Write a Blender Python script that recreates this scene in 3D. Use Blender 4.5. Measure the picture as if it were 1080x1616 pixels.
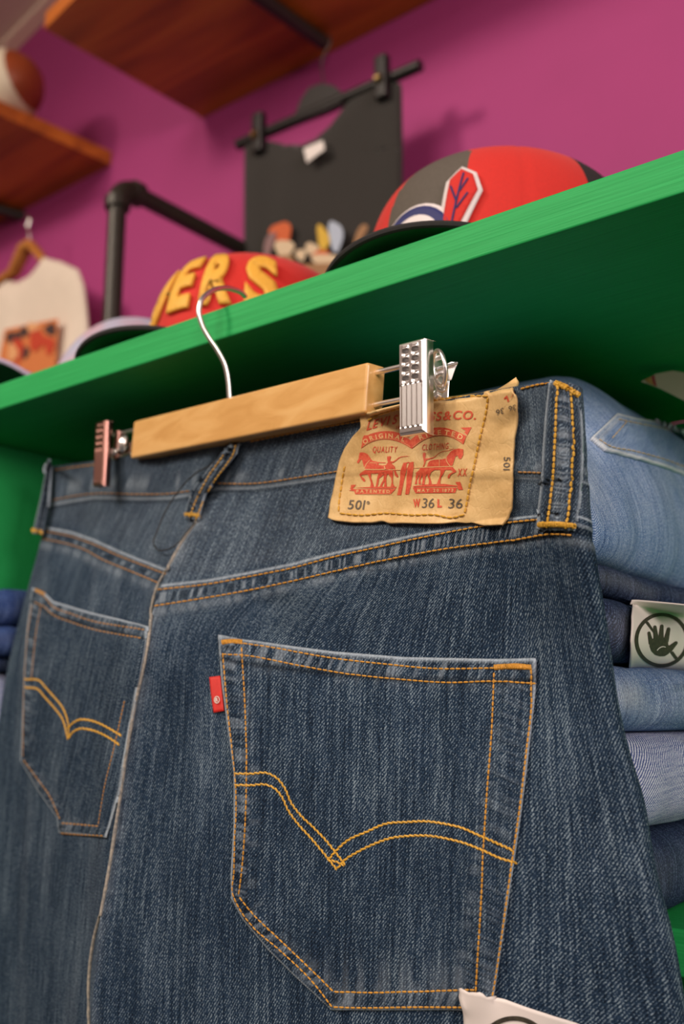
import bpy, bmesh, math, random
import numpy as np
from mathutils import Vector, Matrix
from mathutils.bvhtree import BVHTree
from mathutils.geometry import tessellate_polygon

random.seed(7); rng = np.random.default_rng(7)
for o in list(bpy.data.objects): bpy.data.objects.remove(o)
COL = bpy.context.scene.collection
SC = bpy.context.scene

# ---------------------------------------------------------------- camera
FPX = 1571.0                                   # 35 mm on a 36 mm tall frame
CAM = np.array([0.0, 0.0, 1.30])
YAW = math.radians(37.97); PIT = math.radians(11.41)
FW = np.array([-math.cos(PIT)*math.sin(YAW), math.cos(PIT)*math.cos(YAW), math.sin(PIT)])
RT = np.array([math.cos(YAW), math.sin(YAW), 0.0])
UPV = np.cross(RT, FW)
cd = bpy.data.cameras.new('camera'); cam = bpy.data.objects.new('camera', cd); COL.objects.link(cam)
cd.sensor_fit = 'VERTICAL'; cd.sensor_height = 36.0; cd.lens = 35.0
cd.clip_start = 0.02; cd.clip_end = 60
cam.matrix_world = Matrix(((RT[0], UPV[0], -FW[0], CAM[0]), (RT[1], UPV[1], -FW[1], CAM[1]),
                           (RT[2], UPV[2], -FW[2], CAM[2]), (0, 0, 0, 1)))
cd.dof.use_dof = True; cd.dof.focus_distance = 0.44; cd.dof.aperture_fstop = 7.0
SC.camera = cam

# ---------------------------------------------------------------- light
SC.view_settings.view_transform = 'Standard'; SC.view_settings.look = 'None'
SC.view_settings.gamma = 1.0; SC.view_settings.use_curve_mapping = False
SC.view_settings.exposure = 0.0
W = bpy.data.worlds.new('world'); SC.world = W; W.use_nodes = True
W.node_tree.nodes['Background'].inputs[0].default_value = (1.0, .90, .80, 1)
W.node_tree.nodes['Background'].inputs[1].default_value = 0.05
def area(name, loc, target, size, power, color):
    l = bpy.data.lights.new(name, 'AREA'); l.size = size; l.energy = power; l.color = color
    o = bpy.data.objects.new(name, l); COL.objects.link(o); o.location = loc
    o.rotation_euler = (Vector(target)-Vector(loc)).to_track_quat('-Z', 'Y').to_euler()
    return o
area('ceiling_or_fill_light', (-1.7, -2.0, 3.2), (-.4, .5, 1.5), .5, 52, (1, .85, .70))
area('ceiling_or_fill_light', (1.3, -1.3, 2.05), (-.2, .5, 1.3), .8, 22, (1, .87, .74))  # added fill from the right, below ceiling height; reaches under the shelf
area('ceiling_or_fill_light', (-.2, -2.7, 3.1), (0, -3.6, 1.3), .8, 10, (1, .90, .80))  # added; lights the wall behind the camera for chrome reflections and bounce
area('ceiling_or_fill_light', (2.3, -.5, 1.75), (-.2, .5, 1.3), .7, 27, (1, .84, .84))  # added low pinkish fill, brightens the folded stack and its tag
area('ceiling_or_fill_light', (-.5, -2.8, 3.35), (-.3, .5, 1.4), 1.5, 62, (1, .89, .78))  # added broad soft fill high behind the camera, also for the chrome

# ---------------------------------------------------------------- helpers
def unp(px, py, z):
    px = np.asarray(px, float); py = np.asarray(py, float); z = np.asarray(z, float)
    a = ((px-540)/FPX*z)[..., None]; b = ((808-py)/FPX*z)[..., None]
    return CAM + z[..., None]*FW + a*RT + b*UPV
def ray(px, py):
    d = FW + (px-540)/FPX*RT + (808-py)/FPX*UPV
    return d
def onY(px, py, Y):
    d = ray(px, py); return CAM + d*((Y-CAM[1])/d[1])
def onZ(px, py, Z):
    d = ray(px, py); return CAM + d*((Z-CAM[2])/d[2])
def onX(px, py, X):
    d = ray(px, py); return CAM + d*((X-CAM[0])/d[0])
def empty(name, loc, label, cat, group=None):
    o = bpy.data.objects.new(name, None); COL.objects.link(o); o.location = loc
    o.empty_display_size = .02
    return tag(o, label, cat, group)
def tag(o, label=None, cat=None, group=None, kind=None):
    if label: o['label'] = label
    if cat: o['category'] = cat
    if group: o['group'] = group
    if kind: o['kind'] = kind
    return o
def link(name, me, mat, parent=None, smooth=True):
    o = bpy.data.objects.new(name, me); COL.objects.link(o)
    if mat is not None:
        for m in (mat if isinstance(mat, (list, tuple)) else [mat]): me.materials.append(m)
    if smooth:
        me.polygons.foreach_set('use_smooth', np.ones(len(me.polygons), bool))
    if parent:
        bpy.context.view_layer.update()
        o.parent = parent; o.matrix_parent_inverse = parent_world(parent).inverted()
    return o
def parent_world(p):
    m = p.matrix_basis.copy()
    if p.parent: m = parent_world(p.parent) @ p.matrix_parent_inverse @ m
    return m
def grid_mesh(name, P, UV=None, attrs=None, closed_u=False):
    nv, nu = P.shape[:2]
    me = bpy.data.meshes.new(name)
    me.vertices.add(nv*nu); me.vertices.foreach_set('co', P.reshape(-1).astype(np.float32))
    idx = np.arange(nv*nu).reshape(nv, nu)
    if closed_u: idx = np.concatenate([idx, idx[:, :1]], 1)
    q = np.stack([idx[:-1, :-1], idx[1:, :-1], idx[1:, 1:], idx[:-1, 1:]], -1).reshape(-1, 4)
    n = len(q)
    me.loops.add(n*4); me.loops.foreach_set('vertex_index', q.reshape(-1).astype(np.int32))
    me.polygons.add(n); me.polygons.foreach_set('loop_start', np.arange(0, n*4, 4, dtype=np.int32))
    me.update(calc_edges=True)
    if UV is not None:
        l = me.uv_layers.new(name='UVMap'); uvf = UV.reshape(-1, 2)
        l.data.foreach_set('uv', uvf[q.reshape(-1)].reshape(-1).astype(np.float32))
    for k, a in (attrs or {}).items():
        at = me.attributes.new(k, 'FLOAT', 'POINT'); at.data.foreach_set('value', a.reshape(-1).astype(np.float32))
    return me
class MB:
    """collects pieces of one mesh"""
    def __init__(s): s.v = []; s.f = []; s.mi = []
    def add(s, vs, fs, mi=0):
        b = len(s.v); s.v += [tuple(map(float, p)) for p in vs]
        s.f += [tuple(i+b for i in f) for f in fs]; s.mi += [mi]*len(fs); return s
    def box(s, lo, hi, mi=0, axes=None, org=None):
        c = [(x, y, z) for x in (lo[0], hi[0]) for y in (lo[1], hi[1]) for z in (lo[2], hi[2])]
        if axes is not None: c = [np.array(org)+p[0]*axes[0]+p[1]*axes[1]+p[2]*axes[2] for p in c]
        return s.add(c, [(0, 1, 3, 2), (4, 6, 7, 5), (0, 4, 5, 1), (2, 3, 7, 6), (0, 2, 6, 4), (1, 5, 7, 3)], mi)
    def prism(s, outline, off, mi=0):
        """outline: 3D points, extruded by vector off"""
        o = [Vector(p) for p in outline]; n = len(o); off = Vector(off)
        tr = tessellate_polygon([o])
        s.add([p for p in o]+[p+off for p in o], [t for t in tr]+[(t[2]+n, t[1]+n, t[0]+n) for t in tr] +
              [(i, (i+1) % n, (i+1) % n+n, i+n) for i in range(n)], mi); return s
    def tube(s, pts, r, seg=8, mi=0, closed=False, flat=1.0):
        pts = [np.array(p, float) for p in pts]; n = len(pts)
        rr = list(r) if hasattr(r, '__len__') else [r]*n
        tan = []
        for i in range(n):
            a = pts[(i-1) % n if closed else max(i-1, 0)]; b = pts[(i+1) % n if closed else min(i+1, n-1)]
            t = b-a; tan.append(t/(np.linalg.norm(t)+1e-12))
        ref = np.array([0, 0, 1.]) if abs(tan[0][2]) < .9 else np.array([1., 0, 0])
        nrm = np.cross(tan[0], ref); nrm /= np.linalg.norm(nrm)
        vs = []
        for i in range(n):
            nrm = nrm-tan[i]*np.dot(nrm, tan[i]); nrm /= (np.linalg.norm(nrm)+1e-12)
            bi = np.cross(tan[i], nrm)
            for k in range(seg):
                a = 2*math.pi*k/seg
                vs.append(pts[i]+rr[i]*(math.cos(a)*nrm+flat*math.sin(a)*bi))
        fs = []
        m = n if closed else n-1
        for i in range(m):
            for k in range(seg):
                j = (i+1) % n
                fs.append((i*seg+k, i*seg+(k+1) % seg, j*seg+(k+1) % seg, j*seg+k))
        if not closed:
            fs.append(tuple(range(seg))[::-1]); fs.append(tuple((n-1)*seg+k for k in range(seg)))
        return s.add(vs, fs, mi)
    def mesh(s, name):
        me = bpy.data.meshes.new(name); me.from_pydata(s.v, [], s.f)
        me.update()
        me.polygons.foreach_set('material_index', np.array(s.mi, np.int32))
        bm = bmesh.new(); bm.from_mesh(me); bmesh.ops.recalc_face_normals(bm, faces=bm.faces); bm.to_mesh(me); bm.free()
        return me
    def build(s, name, mat, parent=None, smooth=False, bevel=0, seg=2):
        o = link(name, s.mesh(name), mat, parent, smooth)
        if bevel:
            m = o.modifiers.new('bevel', 'BEVEL'); m.width = bevel; m.segments = seg; m.limit_method = 'ANGLE'; m.angle_limit = .6
            o.data.polygons.foreach_set('use_smooth', np.ones(len(o.data.polygons), bool))
            w = o.modifiers.new('wn', 'WEIGHTED_NORMAL'); w.keep_sharp = True
        elif smooth:
            o.data.set_sharp_from_angle(angle=math.radians(40))
        return o
def hsh(n):
    n = n.astype(np.int64); x = (n*374761393) & 0xffffffff; x = ((x ^ (x >> 13))*1274126177) & 0xffffffff
    return ((x ^ (x >> 16)) & 0xffff)/65535.0
def n1(x, seed=0):
    x = np.asarray(x, float)+seed*17.3; i = np.floor(x); f = x-i; f = f*f*(3-2*f)
    return hsh(i+seed*1013)*(1-f)+hsh(i+1+seed*1013)*f
def n2(x, y, seed=0):
    x = np.asarray(x, float)+1000; y = np.asarray(y, float)+1000
    i = np.floor(x); j = np.floor(y); f = x-i; g = y-j; f = f*f*(3-2*f); g = g*g*(3-2*g)
    h = lambda a, b: hsh(a*7919+b*104729+seed*613)
    return (h(i, j)*(1-f)+h(i+1, j)*f)*(1-g)+(h(i, j+1)*(1-f)+h(i+1, j+1)*f)*g
def hermite(ts, ys, t):
    """smooth interpolation through (ts, ys[k]) at t; ys may have trailing dims"""
    ts = np.asarray(ts, float); ys = np.asarray(ys, float); t = np.asarray(t, float)
    n = len(ts); m = np.zeros_like(ys)
    d = (ys[1:]-ys[:-1])/(ts[1:]-ts[:-1]).reshape((-1,)+(1,)*(ys.ndim-1))
    m[0] = d[0]; m[-1] = d[-1]
    for k in range(1, n-1):
        w = (ts[k+1]-ts[k])/(ts[k+1]-ts[k-1]); m[k] = d[k-1]*w+d[k]*(1-w)
    k = np.clip(np.searchsorted(ts, t, 'right')-1, 0, n-2)
    h = ts[k+1]-ts[k]; s = (t-ts[k])/h
    sh = (-1,)+(1,)*(ys.ndim-1); s = s.reshape(sh); h = h.reshape(sh)
    return ((1+2*s)*(1-s)**2)*ys[k]+(s*(1-s)**2)*h*m[k]+(s*s*(3-2*s))*ys[k+1]+(s*s*(s-1))*h*m[k+1]
def smooth_path(pts, n):
    pts = np.asarray(pts, float)
    L = np.r_[0, np.cumsum(np.linalg.norm(np.diff(pts, axis=0), axis=1))]
    return hermite(L/L[-1], pts, np.linspace(0, 1, n))
def lin_path(pts, t):
    pts = np.asarray(pts, float)
    L = np.r_[0, np.cumsum(np.linalg.norm(np.diff(pts, axis=0), axis=1))]; L /= L[-1]
    return np.stack([np.interp(t, L, pts[:, k]) for k in range(pts.shape[1])], -1)
def pdist(X, Y, line):
    """distance, signed distance (+ below/left of direction) and arc position to a px polyline"""
    line = np.asarray(line, float); best = np.full(X.shape, 1e9); arc = np.zeros(X.shape); sg = np.zeros(X.shape); acc = 0
    for a, b in zip(line[:-1], line[1:]):
        d = b-a; L = math.hypot(*d); t = np.clip(((X-a[0])*d[0]+(Y-a[1])*d[1])/L**2, 0, 1)
        dx = X-a[0]-t*d[0]; dy = Y-a[1]-t*d[1]; r = np.hypot(dx, dy); m = r < best
        best = np.where(m, r, best); arc = np.where(m, acc+t*L, arc)
        sg = np.where(m, np.sign(d[0]*dy-d[1]*dx), sg); acc += L
    return best, best*sg, arc
def sstep(a, b, x):
    t = np.clip((x-a)/(b-a), 0, 1); return t*t*(3-2*t)

# ---------------------------------------------------------------- materials
def newmat(name):
    m = bpy.data.materials.new(name); m.use_nodes = True; nt = m.node_tree
    return m, nt, nt.nodes['Principled BSDF']
def N(nt, t, **kw):
    n = nt.nodes.new(t)
    for k, v in kw.items(): setattr(n, k, v)
    return n
def lk(nt, a, b): nt.links.new(a, b)
def srgb(*c):
    return tuple((x/255/12.92 if x/255 < .04045 else ((x/255+.055)/1.055)**2.4) for x in c)
def ramp(nt, stops, fac):
    r = N(nt, 'ShaderNodeValToRGB'); e = r.color_ramp.elements
    while len(e) < len(stops): e.new(.5)
    for el, (p, c) in zip(e, stops): el.position = p; el.color = (*c, 1)
    lk(nt, fac, r.inputs[0]); return r.outputs[0]
def mth(nt, op, a, b=None, c=None):
    n = N(nt, 'ShaderNodeMath', operation=op)
    for i, x in enumerate((a, b, c)):
        if x is None: continue
        if isinstance(x, (int, float)): n.inputs[i].default_value = x
        else: lk(nt, x, n.inputs[i])
    return n.outputs[0]
def simple(name, c, rough=.6, metal=0.0, noise=0.0, scale=60, bump=0.0, spec=.5, c2=None, sheen=0):
    m, nt, b = newmat(name)
    b.inputs['Base Color'].default_value = (*c, 1); b.inputs['Roughness'].default_value = rough
    b.inputs['Metallic'].default_value = metal; b.inputs['Specular IOR Level'].default_value = spec
    if sheen: b.inputs['Sheen Weight'].default_value = sheen
    tc = N(nt, 'ShaderNodeTexCoord')
    nz = N(nt, 'ShaderNodeTexNoise'); nz.inputs['Scale'].default_value = scale; nz.inputs['Detail'].default_value = 4
    lk(nt, tc.outputs['Object'], nz.inputs['Vector'])
    if noise or c2:
        c2 = c2 or tuple(x*(1-noise) for x in c)
        lk(nt, ramp(nt, [(.3, c2), (.7, c)], nz.outputs[0]), b.inputs['Base Color'])
    if bump:
        bp = N(nt, 'ShaderNodeBump'); bp.inputs['Strength'].default_value = bump; bp.inputs['Distance'].default_value = .002
        lk(nt, nz.outputs[0], bp.inputs['Height']); lk(nt, bp.outputs[0], b.inputs['Normal'])
    return m
def denim(name, dark, mid, light, twill=.7, pitch=.00125, streak=.5, rotate=False, pale=(.45, .47, .47), slub=1.0):
    """woven cotton: vertical slubs, diagonal twill, pale worn edges from the 'wear' attribute; UV is in metres"""
    m, nt, b = newmat(name)
    uv = N(nt, 'ShaderNodeUVMap'); sep = N(nt, 'ShaderNodeSeparateXYZ'); lk(nt, uv.outputs[0], sep.inputs[0])
    U, V = sep.outputs[0], sep.outputs[1]
    if rotate: U, V = V, U
    def noise(su, sv, det=2, off=0.0):
        c = N(nt, 'ShaderNodeCombineXYZ'); lk(nt, mth(nt, 'MULTIPLY', U, su), c.inputs[0]); lk(nt, mth(nt, 'MULTIPLY', V, sv), c.inputs[1])
        c.inputs[2].default_value = off
        n = N(nt, 'ShaderNodeTexNoise'); n.inputs['Scale'].default_value = 1; n.inputs['Detail'].default_value = det
        lk(nt, c.outputs[0], n.inputs['Vector']); return n.outputs[0]
    s1 = noise(1500, 55, 2, 1.3); s2 = noise(600, 9, 3, 4.1); cl = noise(28, 16, 3, 7.7); sp = noise(1500, 1100, 1, 2.2)
    jit = mth(nt, 'MULTIPLY', noise(260, 260, 1, 9.1), .5)
    ph = mth(nt, 'ADD', mth(nt, 'DIVIDE', mth(nt, 'ADD', mth(nt, 'MULTIPLY', U, .82), mth(nt, 'MULTIPLY', V, -.57)), pitch), jit)
    tw = mth(nt, 'SINE', mth(nt, 'MULTIPLY', ph, 6.2832))
    ph2 = mth(nt, 'SINE', mth(nt, 'MULTIPLY', mth(nt, 'DIVIDE', mth(nt, 'ADD', V, mth(nt, 'MULTIPLY', U, .5)), pitch*1.15), 6.2832))
    tt = mth(nt, 'ADD', mth(nt, 'MULTIPLY', tw, .9), mth(nt, 'MULTIPLY', ph2, .1))
    a = mth(nt, 'MULTIPLY', mth(nt, 'SUBTRACT', s1, .5), 0.75*slub)
    a = mth(nt, 'ADD', a, mth(nt, 'MULTIPLY', mth(nt, 'SUBTRACT', s2, .5), streak*.95))
    a = mth(nt, 'ADD', a, mth(nt, 'MULTIPLY', mth(nt, 'SUBTRACT', cl, .5), .42))
    a = mth(nt, 'ADD', a, mth(nt, 'MULTIPLY', mth(nt, 'SUBTRACT', sp, .5), 1.0*slub))
    a = mth(nt, 'ADD', a, mth(nt, 'MULTIPLY', tt, twill*.16))
    a = mth(nt, 'ADD', a, mth(nt, 'MULTIPLY', mth(nt, 'MULTIPLY', tt, mth(nt, 'SUBTRACT', sp, .25)), twill*.42))
    a = mth(nt, 'ADD', a, .5)
    col = ramp(nt, [(.10, dark), (.56, mid), (1.0, light)], a)
    at = N(nt, 'ShaderNodeAttribute', attribute_name='wear')
    wv = mth(nt, 'MULTIPLY', at.outputs['Fac'], mth(nt, 'ADD', .15, mth(nt, 'MULTIPLY', mth(nt, 'ADD', s1, sp), .75)))
    cl_ = N(nt, 'ShaderNodeClamp'); lk(nt, wv, cl_.inputs[0])
    mx = N(nt, 'ShaderNodeMix', data_type='RGBA'); lk(nt, cl_.outputs[0], mx.inputs[0]); lk(nt, col, mx.inputs[6]); mx.inputs[7].default_value = (*pale, 1)
    dk = N(nt, 'ShaderNodeAttribute', attribute_name='dye')      # unfaded indigo kept in the folds of seams
    m2 = N(nt, 'ShaderNodeMix', data_type='RGBA'); lk(nt, dk.outputs['Fac'], m2.inputs[0]); lk(nt, mx.outputs[2], m2.inputs[6]); m2.inputs[7].default_value = (*[x*.75 for x in dark], 1)
    lk(nt, m2.outputs[2], b.inputs['Base Color'])
    b.inputs['Roughness'].default_value = .88; b.inputs['Specular IOR Level'].default_value = .12; b.inputs['Sheen Weight'].default_value = .0
    bp = N(nt, 'ShaderNodeBump'); bp.inputs['Strength'].default_value = .45; bp.inputs['Distance'].default_value = .0004
    lk(nt, mth(nt, 'ADD', mth(nt, 'MULTIPLY', tt, .4), mth(nt, 'ADD', s1, sp)), bp.inputs['Height']); lk(nt, bp.outputs[0], b.inputs['Normal'])
    return m
M = {}
M['denim'] = denim('indigo_denim', srgb(11, 20, 32), srgb(34, 53, 75), srgb(132, 149, 162), pale=srgb(164, 177, 190))
M['denim_light'] = denim('light_blue_denim', srgb(56, 82, 124), srgb(112, 142, 188), srgb(195, 208, 228), twill=1.0, pitch=.0011, pale=srgb(205, 210, 215))
M['denim_mid'] = denim('mid_blue_denim', srgb(36, 56, 94), srgb(88, 116, 160), srgb(180, 195, 218), pale=srgb(200, 205, 210))
M['denim_pale'] = denim('pale_twill_denim', srgb(60, 74, 130), srgb(142, 154, 196), srgb(214, 218, 234), twill=2.2, pitch=.0013, rotate=True)
M['denim_dark'] = denim('dark_navy_denim', srgb(9, 16, 36), srgb(26, 42, 76), srgb(95, 112, 145))
M['denim_blue'] = denim('royal_blue_denim', srgb(20, 36, 78), srgb(44, 68, 120), srgb(110, 130, 170))
M['thread'] = simple('orange_thread', srgb(216, 154, 54), .6, noise=.35, scale=900)
M['thread_y'] = simple('golden_thread', srgb(225, 172, 62), .55, noise=.35, scale=900)
M['thread_rust'] = simple('rust_thread', srgb(178, 130, 72), .6, noise=.35, scale=900)
M['paper'] = simple('white_paper', srgb(226, 216, 212), .5, noise=.04, scale=30)
M['ink'] = simple('black_ink', srgb(34, 30, 26), .7, c2=srgb(70, 64, 50), scale=700)
M['redtab'] = simple('red_ribbon', srgb(205, 38, 30), .6, noise=.15, scale=500)
M['white'] = simple('white_stitching', srgb(225, 215, 205), .7, noise=.1, scale=300)
M['cord'] = simple('black_cord', srgb(24, 22, 22), .6)
def patch_mat():
    m, nt, b = newmat('tan_leather_paper'); tc = N(nt, 'ShaderNodeTexCoord')
    n = N(nt, 'ShaderNodeTexNoise'); n.inputs['Scale'].default_value = 60; n.inputs['Detail'].default_value = 6
    n2_ = N(nt, 'ShaderNodeTexNoise'); n2_.inputs['Scale'].default_value = 900; n2_.inputs['Detail'].default_value = 3
    v = N(nt, 'ShaderNodeTexVoronoi', feature='DISTANCE_TO_EDGE'); v.inputs['Scale'].default_value = 130
    mp = N(nt, 'ShaderNodeVectorMath', operation='ADD')
    lk(nt, tc.outputs['Object'], mp.inputs[0])
    nd = N(nt, 'ShaderNodeTexNoise'); nd.inputs['Scale'].default_value = 120
    sc_ = N(nt, 'ShaderNodeVectorMath', operation='SCALE'); sc_.inputs['Scale'].default_value = .012
    lk(nt, tc.outputs['Object'], nd.inputs['Vector']); lk(nt, nd.outputs['Color'], sc_.inputs[0]); lk(nt, sc_.outputs[0], mp.inputs[1]); lk(nt, mp.outputs[0], v.inputs['Vector'])
    lk(nt, tc.outputs['Object'], n.inputs['Vector']); lk(nt, tc.outputs['Object'], n2_.inputs['Vector'])
    a = mth(nt, 'ADD', mth(nt, 'MULTIPLY', n.outputs[0], .75), mth(nt, 'MULTIPLY', n2_.outputs[0], .25))
    lk(nt, ramp(nt, [(.3, srgb(192, 152, 94)), (.5, srgb(218, 180, 122)), (.75, srgb(232, 198, 142))], a), b.inputs['Base Color'])
    b.inputs['Roughness'].default_value = .5
    cr = mth(nt, 'MINIMUM', mth(nt, 'MULTIPLY', v.outputs['Distance'], 12), 1.0)
    h = mth(nt, 'ADD', mth(nt, 'MULTIPLY', cr, .35), mth(nt, 'MULTIPLY', n.outputs[0], 1.6))
    bp = N(nt, 'ShaderNodeBump'); bp.inputs['Strength'].default_value = .4; bp.inputs['Distance'].default_value = .0004
    lk(nt, h, bp.inputs['Height']); lk(nt, bp.outputs[0], b.inputs['Normal'])
    return m
M['patch'] = patch_mat()
M['red_ink'] = simple('red_ink', srgb(200, 62, 42), .55, c2=srgb(218, 100, 66), scale=800)
M['grey_ink'] = simple('grey_stamp_ink', srgb(66, 62, 58), .6, c2=srgb(120, 105, 85), scale=900)
M['tan_ink'] = simple('tan_paper_showing', srgb(228, 178, 120), .55)
def wood(name, c1, c2, c3, scale, axis=0, rough=.45, stretch=14, coat=0, dist=1.5):
    m, nt, b = newmat(name); tc = N(nt, 'ShaderNodeTexCoord'); mp = N(nt, 'ShaderNodeMapping')
    s = [scale*stretch]*3; s[axis] = scale; mp.inputs['Scale'].default_value = s
    lk(nt, tc.outputs['Object'], mp.inputs[0])
    n = N(nt, 'ShaderNodeTexNoise'); n.inputs['Scale'].default_value = 1; n.inputs['Detail'].default_value = 5; n.inputs['Distortion'].default_value = dist
    lk(nt, mp.outputs[0], n.inputs['Vector'])
    lk(nt, ramp(nt, [(.3, c1), (.5, c2), (.72, c3)], n.outputs[0]), b.inputs['Base Color'])
    b.inputs['Roughness'].default_value = rough; b.inputs['Coat Weight'].default_value = coat
    bp = N(nt, 'ShaderNodeBump'); bp.inputs['Strength'].default_value = .12; bp.inputs['Distance'].default_value = .001
    lk(nt, n.outputs[0], bp.inputs['Height']); lk(nt, bp.outputs[0], b.inputs['Normal'])
    return m
M['bar_wood'] = wood('varnished_beech', srgb(214, 160, 92), srgb(226, 174, 106), srgb(234, 186, 120), 9, 0, .32, 9, .3)
M['shelf_wood'] = wood('stained_pine', srgb(142, 68, 14), srgb(178, 92, 22), srgb(200, 114, 34), 2.2, 0, .5, 9, dist=.8)
M['hanger_wood'] = wood('wooden_hanger', srgb(150, 90, 40), srgb(186, 118, 56), srgb(200, 135, 70), 9, 0, .4, 9)
def green_mat():
    m, nt, b = newmat('green_painted_wood'); tc = N(nt, 'ShaderNodeTexCoord'); mp = N(nt, 'ShaderNodeMapping')
    mp.inputs['Scale'].default_value = (14, 900, 900); lk(nt, tc.outputs['Object'], mp.inputs[0])
    n = N(nt, 'ShaderNodeTexNoise'); n.inputs['Scale'].default_value = 1; n.inputs['Detail'].default_value = 4; n.inputs['Distortion'].default_value = .4
    lk(nt, mp.outputs[0], n.inputs['Vector'])
    lk(nt, ramp(nt, [(.3, srgb(30, 152, 78)), (.7, srgb(44, 170, 92))], n.outputs[0]), b.inputs['Base Color'])
    b.inputs['Roughness'].default_value = .58; b.inputs['Specular IOR Level'].default_value = .25
    bp = N(nt, 'ShaderNodeBump'); bp.inputs['Strength'].default_value = .35; bp.inputs['Distance'].default_value = .0008
    lk(nt, n.outputs[0], bp.inputs['Height']); lk(nt, bp.outputs[0], b.inputs['Normal'])
    return m
M['green'] = green_mat()
M['purple'] = simple('magenta_wall_paint', srgb(164, 54, 118), .75, noise=.06, scale=8, bump=.1)
M['plaster'] = simple('beige_plaster', srgb(196, 170, 160), .8, noise=.05, scale=10)
M['trim'] = simple('cream_trim', srgb(224, 200, 180), .6)
M['floor'] = simple('grey_floor', srgb(58, 52, 48), .6, noise=.15, scale=6)
M['chrome'] = simple('polished_chrome', (.97, .94, .93), .33, 1.0)
M['chrome_soft'] = simple('brushed_steel', (.78, .74, .72), .26, 1.0)
M['bronze'] = simple('tarnished_steel', srgb(160, 118, 108), .3, 1.0)
M['pipe'] = simple('black_iron_pipe', srgb(52, 46, 40), .4, .35, noise=.2, scale=200, bump=.2)
M['blackplastic'] = simple('black_plastic', srgb(26, 22, 22), .4)
M['black_cotton'] = simple('black_cotton', srgb(42, 38, 35), .9, noise=.15, scale=300, sheen=.1)
M['white_cotton'] = simple('off_white_cotton', srgb(222, 206, 190), .9, noise=.05, scale=60)
# ================================================================ the setting
P0 = unp(345, 487, .585); YF = float(P0[1]); ZT = float(P0[2]); TH = .0195; ZB = ZT-TH; YW = 1.09
st = lambda name, mb, mat, **k: tag(mb.build(name, mat, None, **k), kind='structure')
st('wall_back', MB().box((-4.5, YW, 0), (3.0, YW+.1, 4.2)), M['purple'])
st('floor', MB().box((-4.5, -3.6, -.05), (3.0, YW+.1, 0)), M['floor'])
M['cream'] = simple('cream_wall_paint', srgb(205, 192, 178), .8, noise=.04, scale=5)
st('wall_left', MB().box((-4.6, -3.6, 0), (-4.5, YW, 4.2)), M['cream']); st('wall_right', MB().box((3.0, -3.6, 0), (3.1, YW, 4.2)), M['cream'])
st('wall_front', MB().box((-4.6, -3.7, 0), (3.1, -3.6, 4.2)), M['cream'])
# sloping ceiling and its cream trim, top left
a = onY(-260, 362, YW-.001); b = onY(96, 0, YW-.001); e = (b-a)/np.linalg.norm(b-a)
A = a-e*.2; B = b+e*1.2; n_ = np.cross(e, np.array([0, 1., 0])); n_ = n_ if n_[2] > 0 else -n_
mb = MB(); mb.prism([A, B, B-np.array([0, 1.5, 0]), A-np.array([0, 1.5, 0])], n_*.05); st('ceiling', mb, M['plaster'])
mb = MB(); mb.prism([A-n_*.014, B-n_*.014, B-n_*.014-np.array([0, .03, 0]), A-n_*.014-np.array([0, .03, 0])], n_*.014); st('trim_1', mb, M['trim'])

# ================================================================ green shelf unit
U = empty('shelf_unit', (-.4, .56, .25), 'bright green painted wooden shelf unit holding caps on top and folded jeans below', 'shelf')
YB = .722; XD = float(onZ(-2, 677, ZB)[0])-.040
MB().box((-1.35, YF, ZB), (.99, YB, ZT)).build('top_shelf', M['green'], U, bevel=.0012)
ZL = 1.30-.0925; YL = .455
MB().box((XD, YL, ZL-.02), (.97, YB, ZL)).build('lower_shelf', M['green'], U, bevel=.0012)
MB().box((XD-.02, YF+.006, .02), (XD, YB, ZB)).build('side_panel', M['green'], U, bevel=.001)
MB().box((.97, YF+.006, .02), (.99, YB, ZB)).build('side_panel', M['green'], U, bevel=.001)
MB().box((XD-.02, YB, .02), (.99, YB+.012, ZB)).build('back_panel', M['green'], U)
MB().box((XD, YF+.02, .02), (.97, YB, .04)).build('bottom_shelf', M['green'], U)
U.location = U.location

# ================================================================ wall boards
Zw = float(onY(320, 187, YW)[2])
def board(front, back, xlen, label, th=.028, rail_px=None):
    F = onZ(*front, Zw); Bk = onY(*back, YW); Bk = Bk.copy(); Bk[2] = Zw; Bk[1] = YW-.001
    return F, Bk
F1, B1 = board((70, 46), (320, 187), 1, '')
F1b = onZ(116, 0, Zw); d = (F1b-F1); d /= np.linalg.norm(d); ex = np.array([1., 0, 0])
t = empty('wall_shelf', (F1+B1)/2, 'brown stained wooden wall shelf above the hanging black shirt', 'shelf', 'stained wall shelves on the magenta wall')
Fr = F1+(d*.12+ex*.0)*1; Fr2 = Fr+np.array([1.2, .0, 0]); Br = B1+ex*1.5
mb = MB(); mb.prism([F1, Fr, Fr2, Br, B1], (0, 0, .028)); mb.build('board', M['shelf_wood'], t, bevel=.001)
def rail(p, q, par, ends=True):
    MB().tube([p, q], .011, 14).build('rail', M['pipe'], par, smooth=True)
ra = onY(404, -10, YW-.17); 
r0 = onZ(400, -12, Zw-.012); r1 = onZ(512, 68, Zw-.012)
rail(r0, r1, t)
F2 = onZ(-4, 180, Zw); B2 = onY(176, 263, YW); B2[2] = Zw; B2[1] = YW-.001
t2 = empty('wall_shelf', (F2+B2)/2, 'brown stained wooden wall shelf carrying a ball above the white t-shirt', 'shelf', 'stained wall shelves on the magenta wall')
dd = F2-B2; F2x = B2+dd*1.05
mb = MB(); mb.prism([F2x, B2, B2-ex*1.1, F2x-ex*1.1], (0, 0, .028)); mb.build('board', M['shelf_wood'], t2, bevel=.001)
rail(onZ(-40, 320, Zw-.012), onZ(50, 345, Zw-.012), t2)
for x_ in (t, t2): del x_['group']

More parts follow.
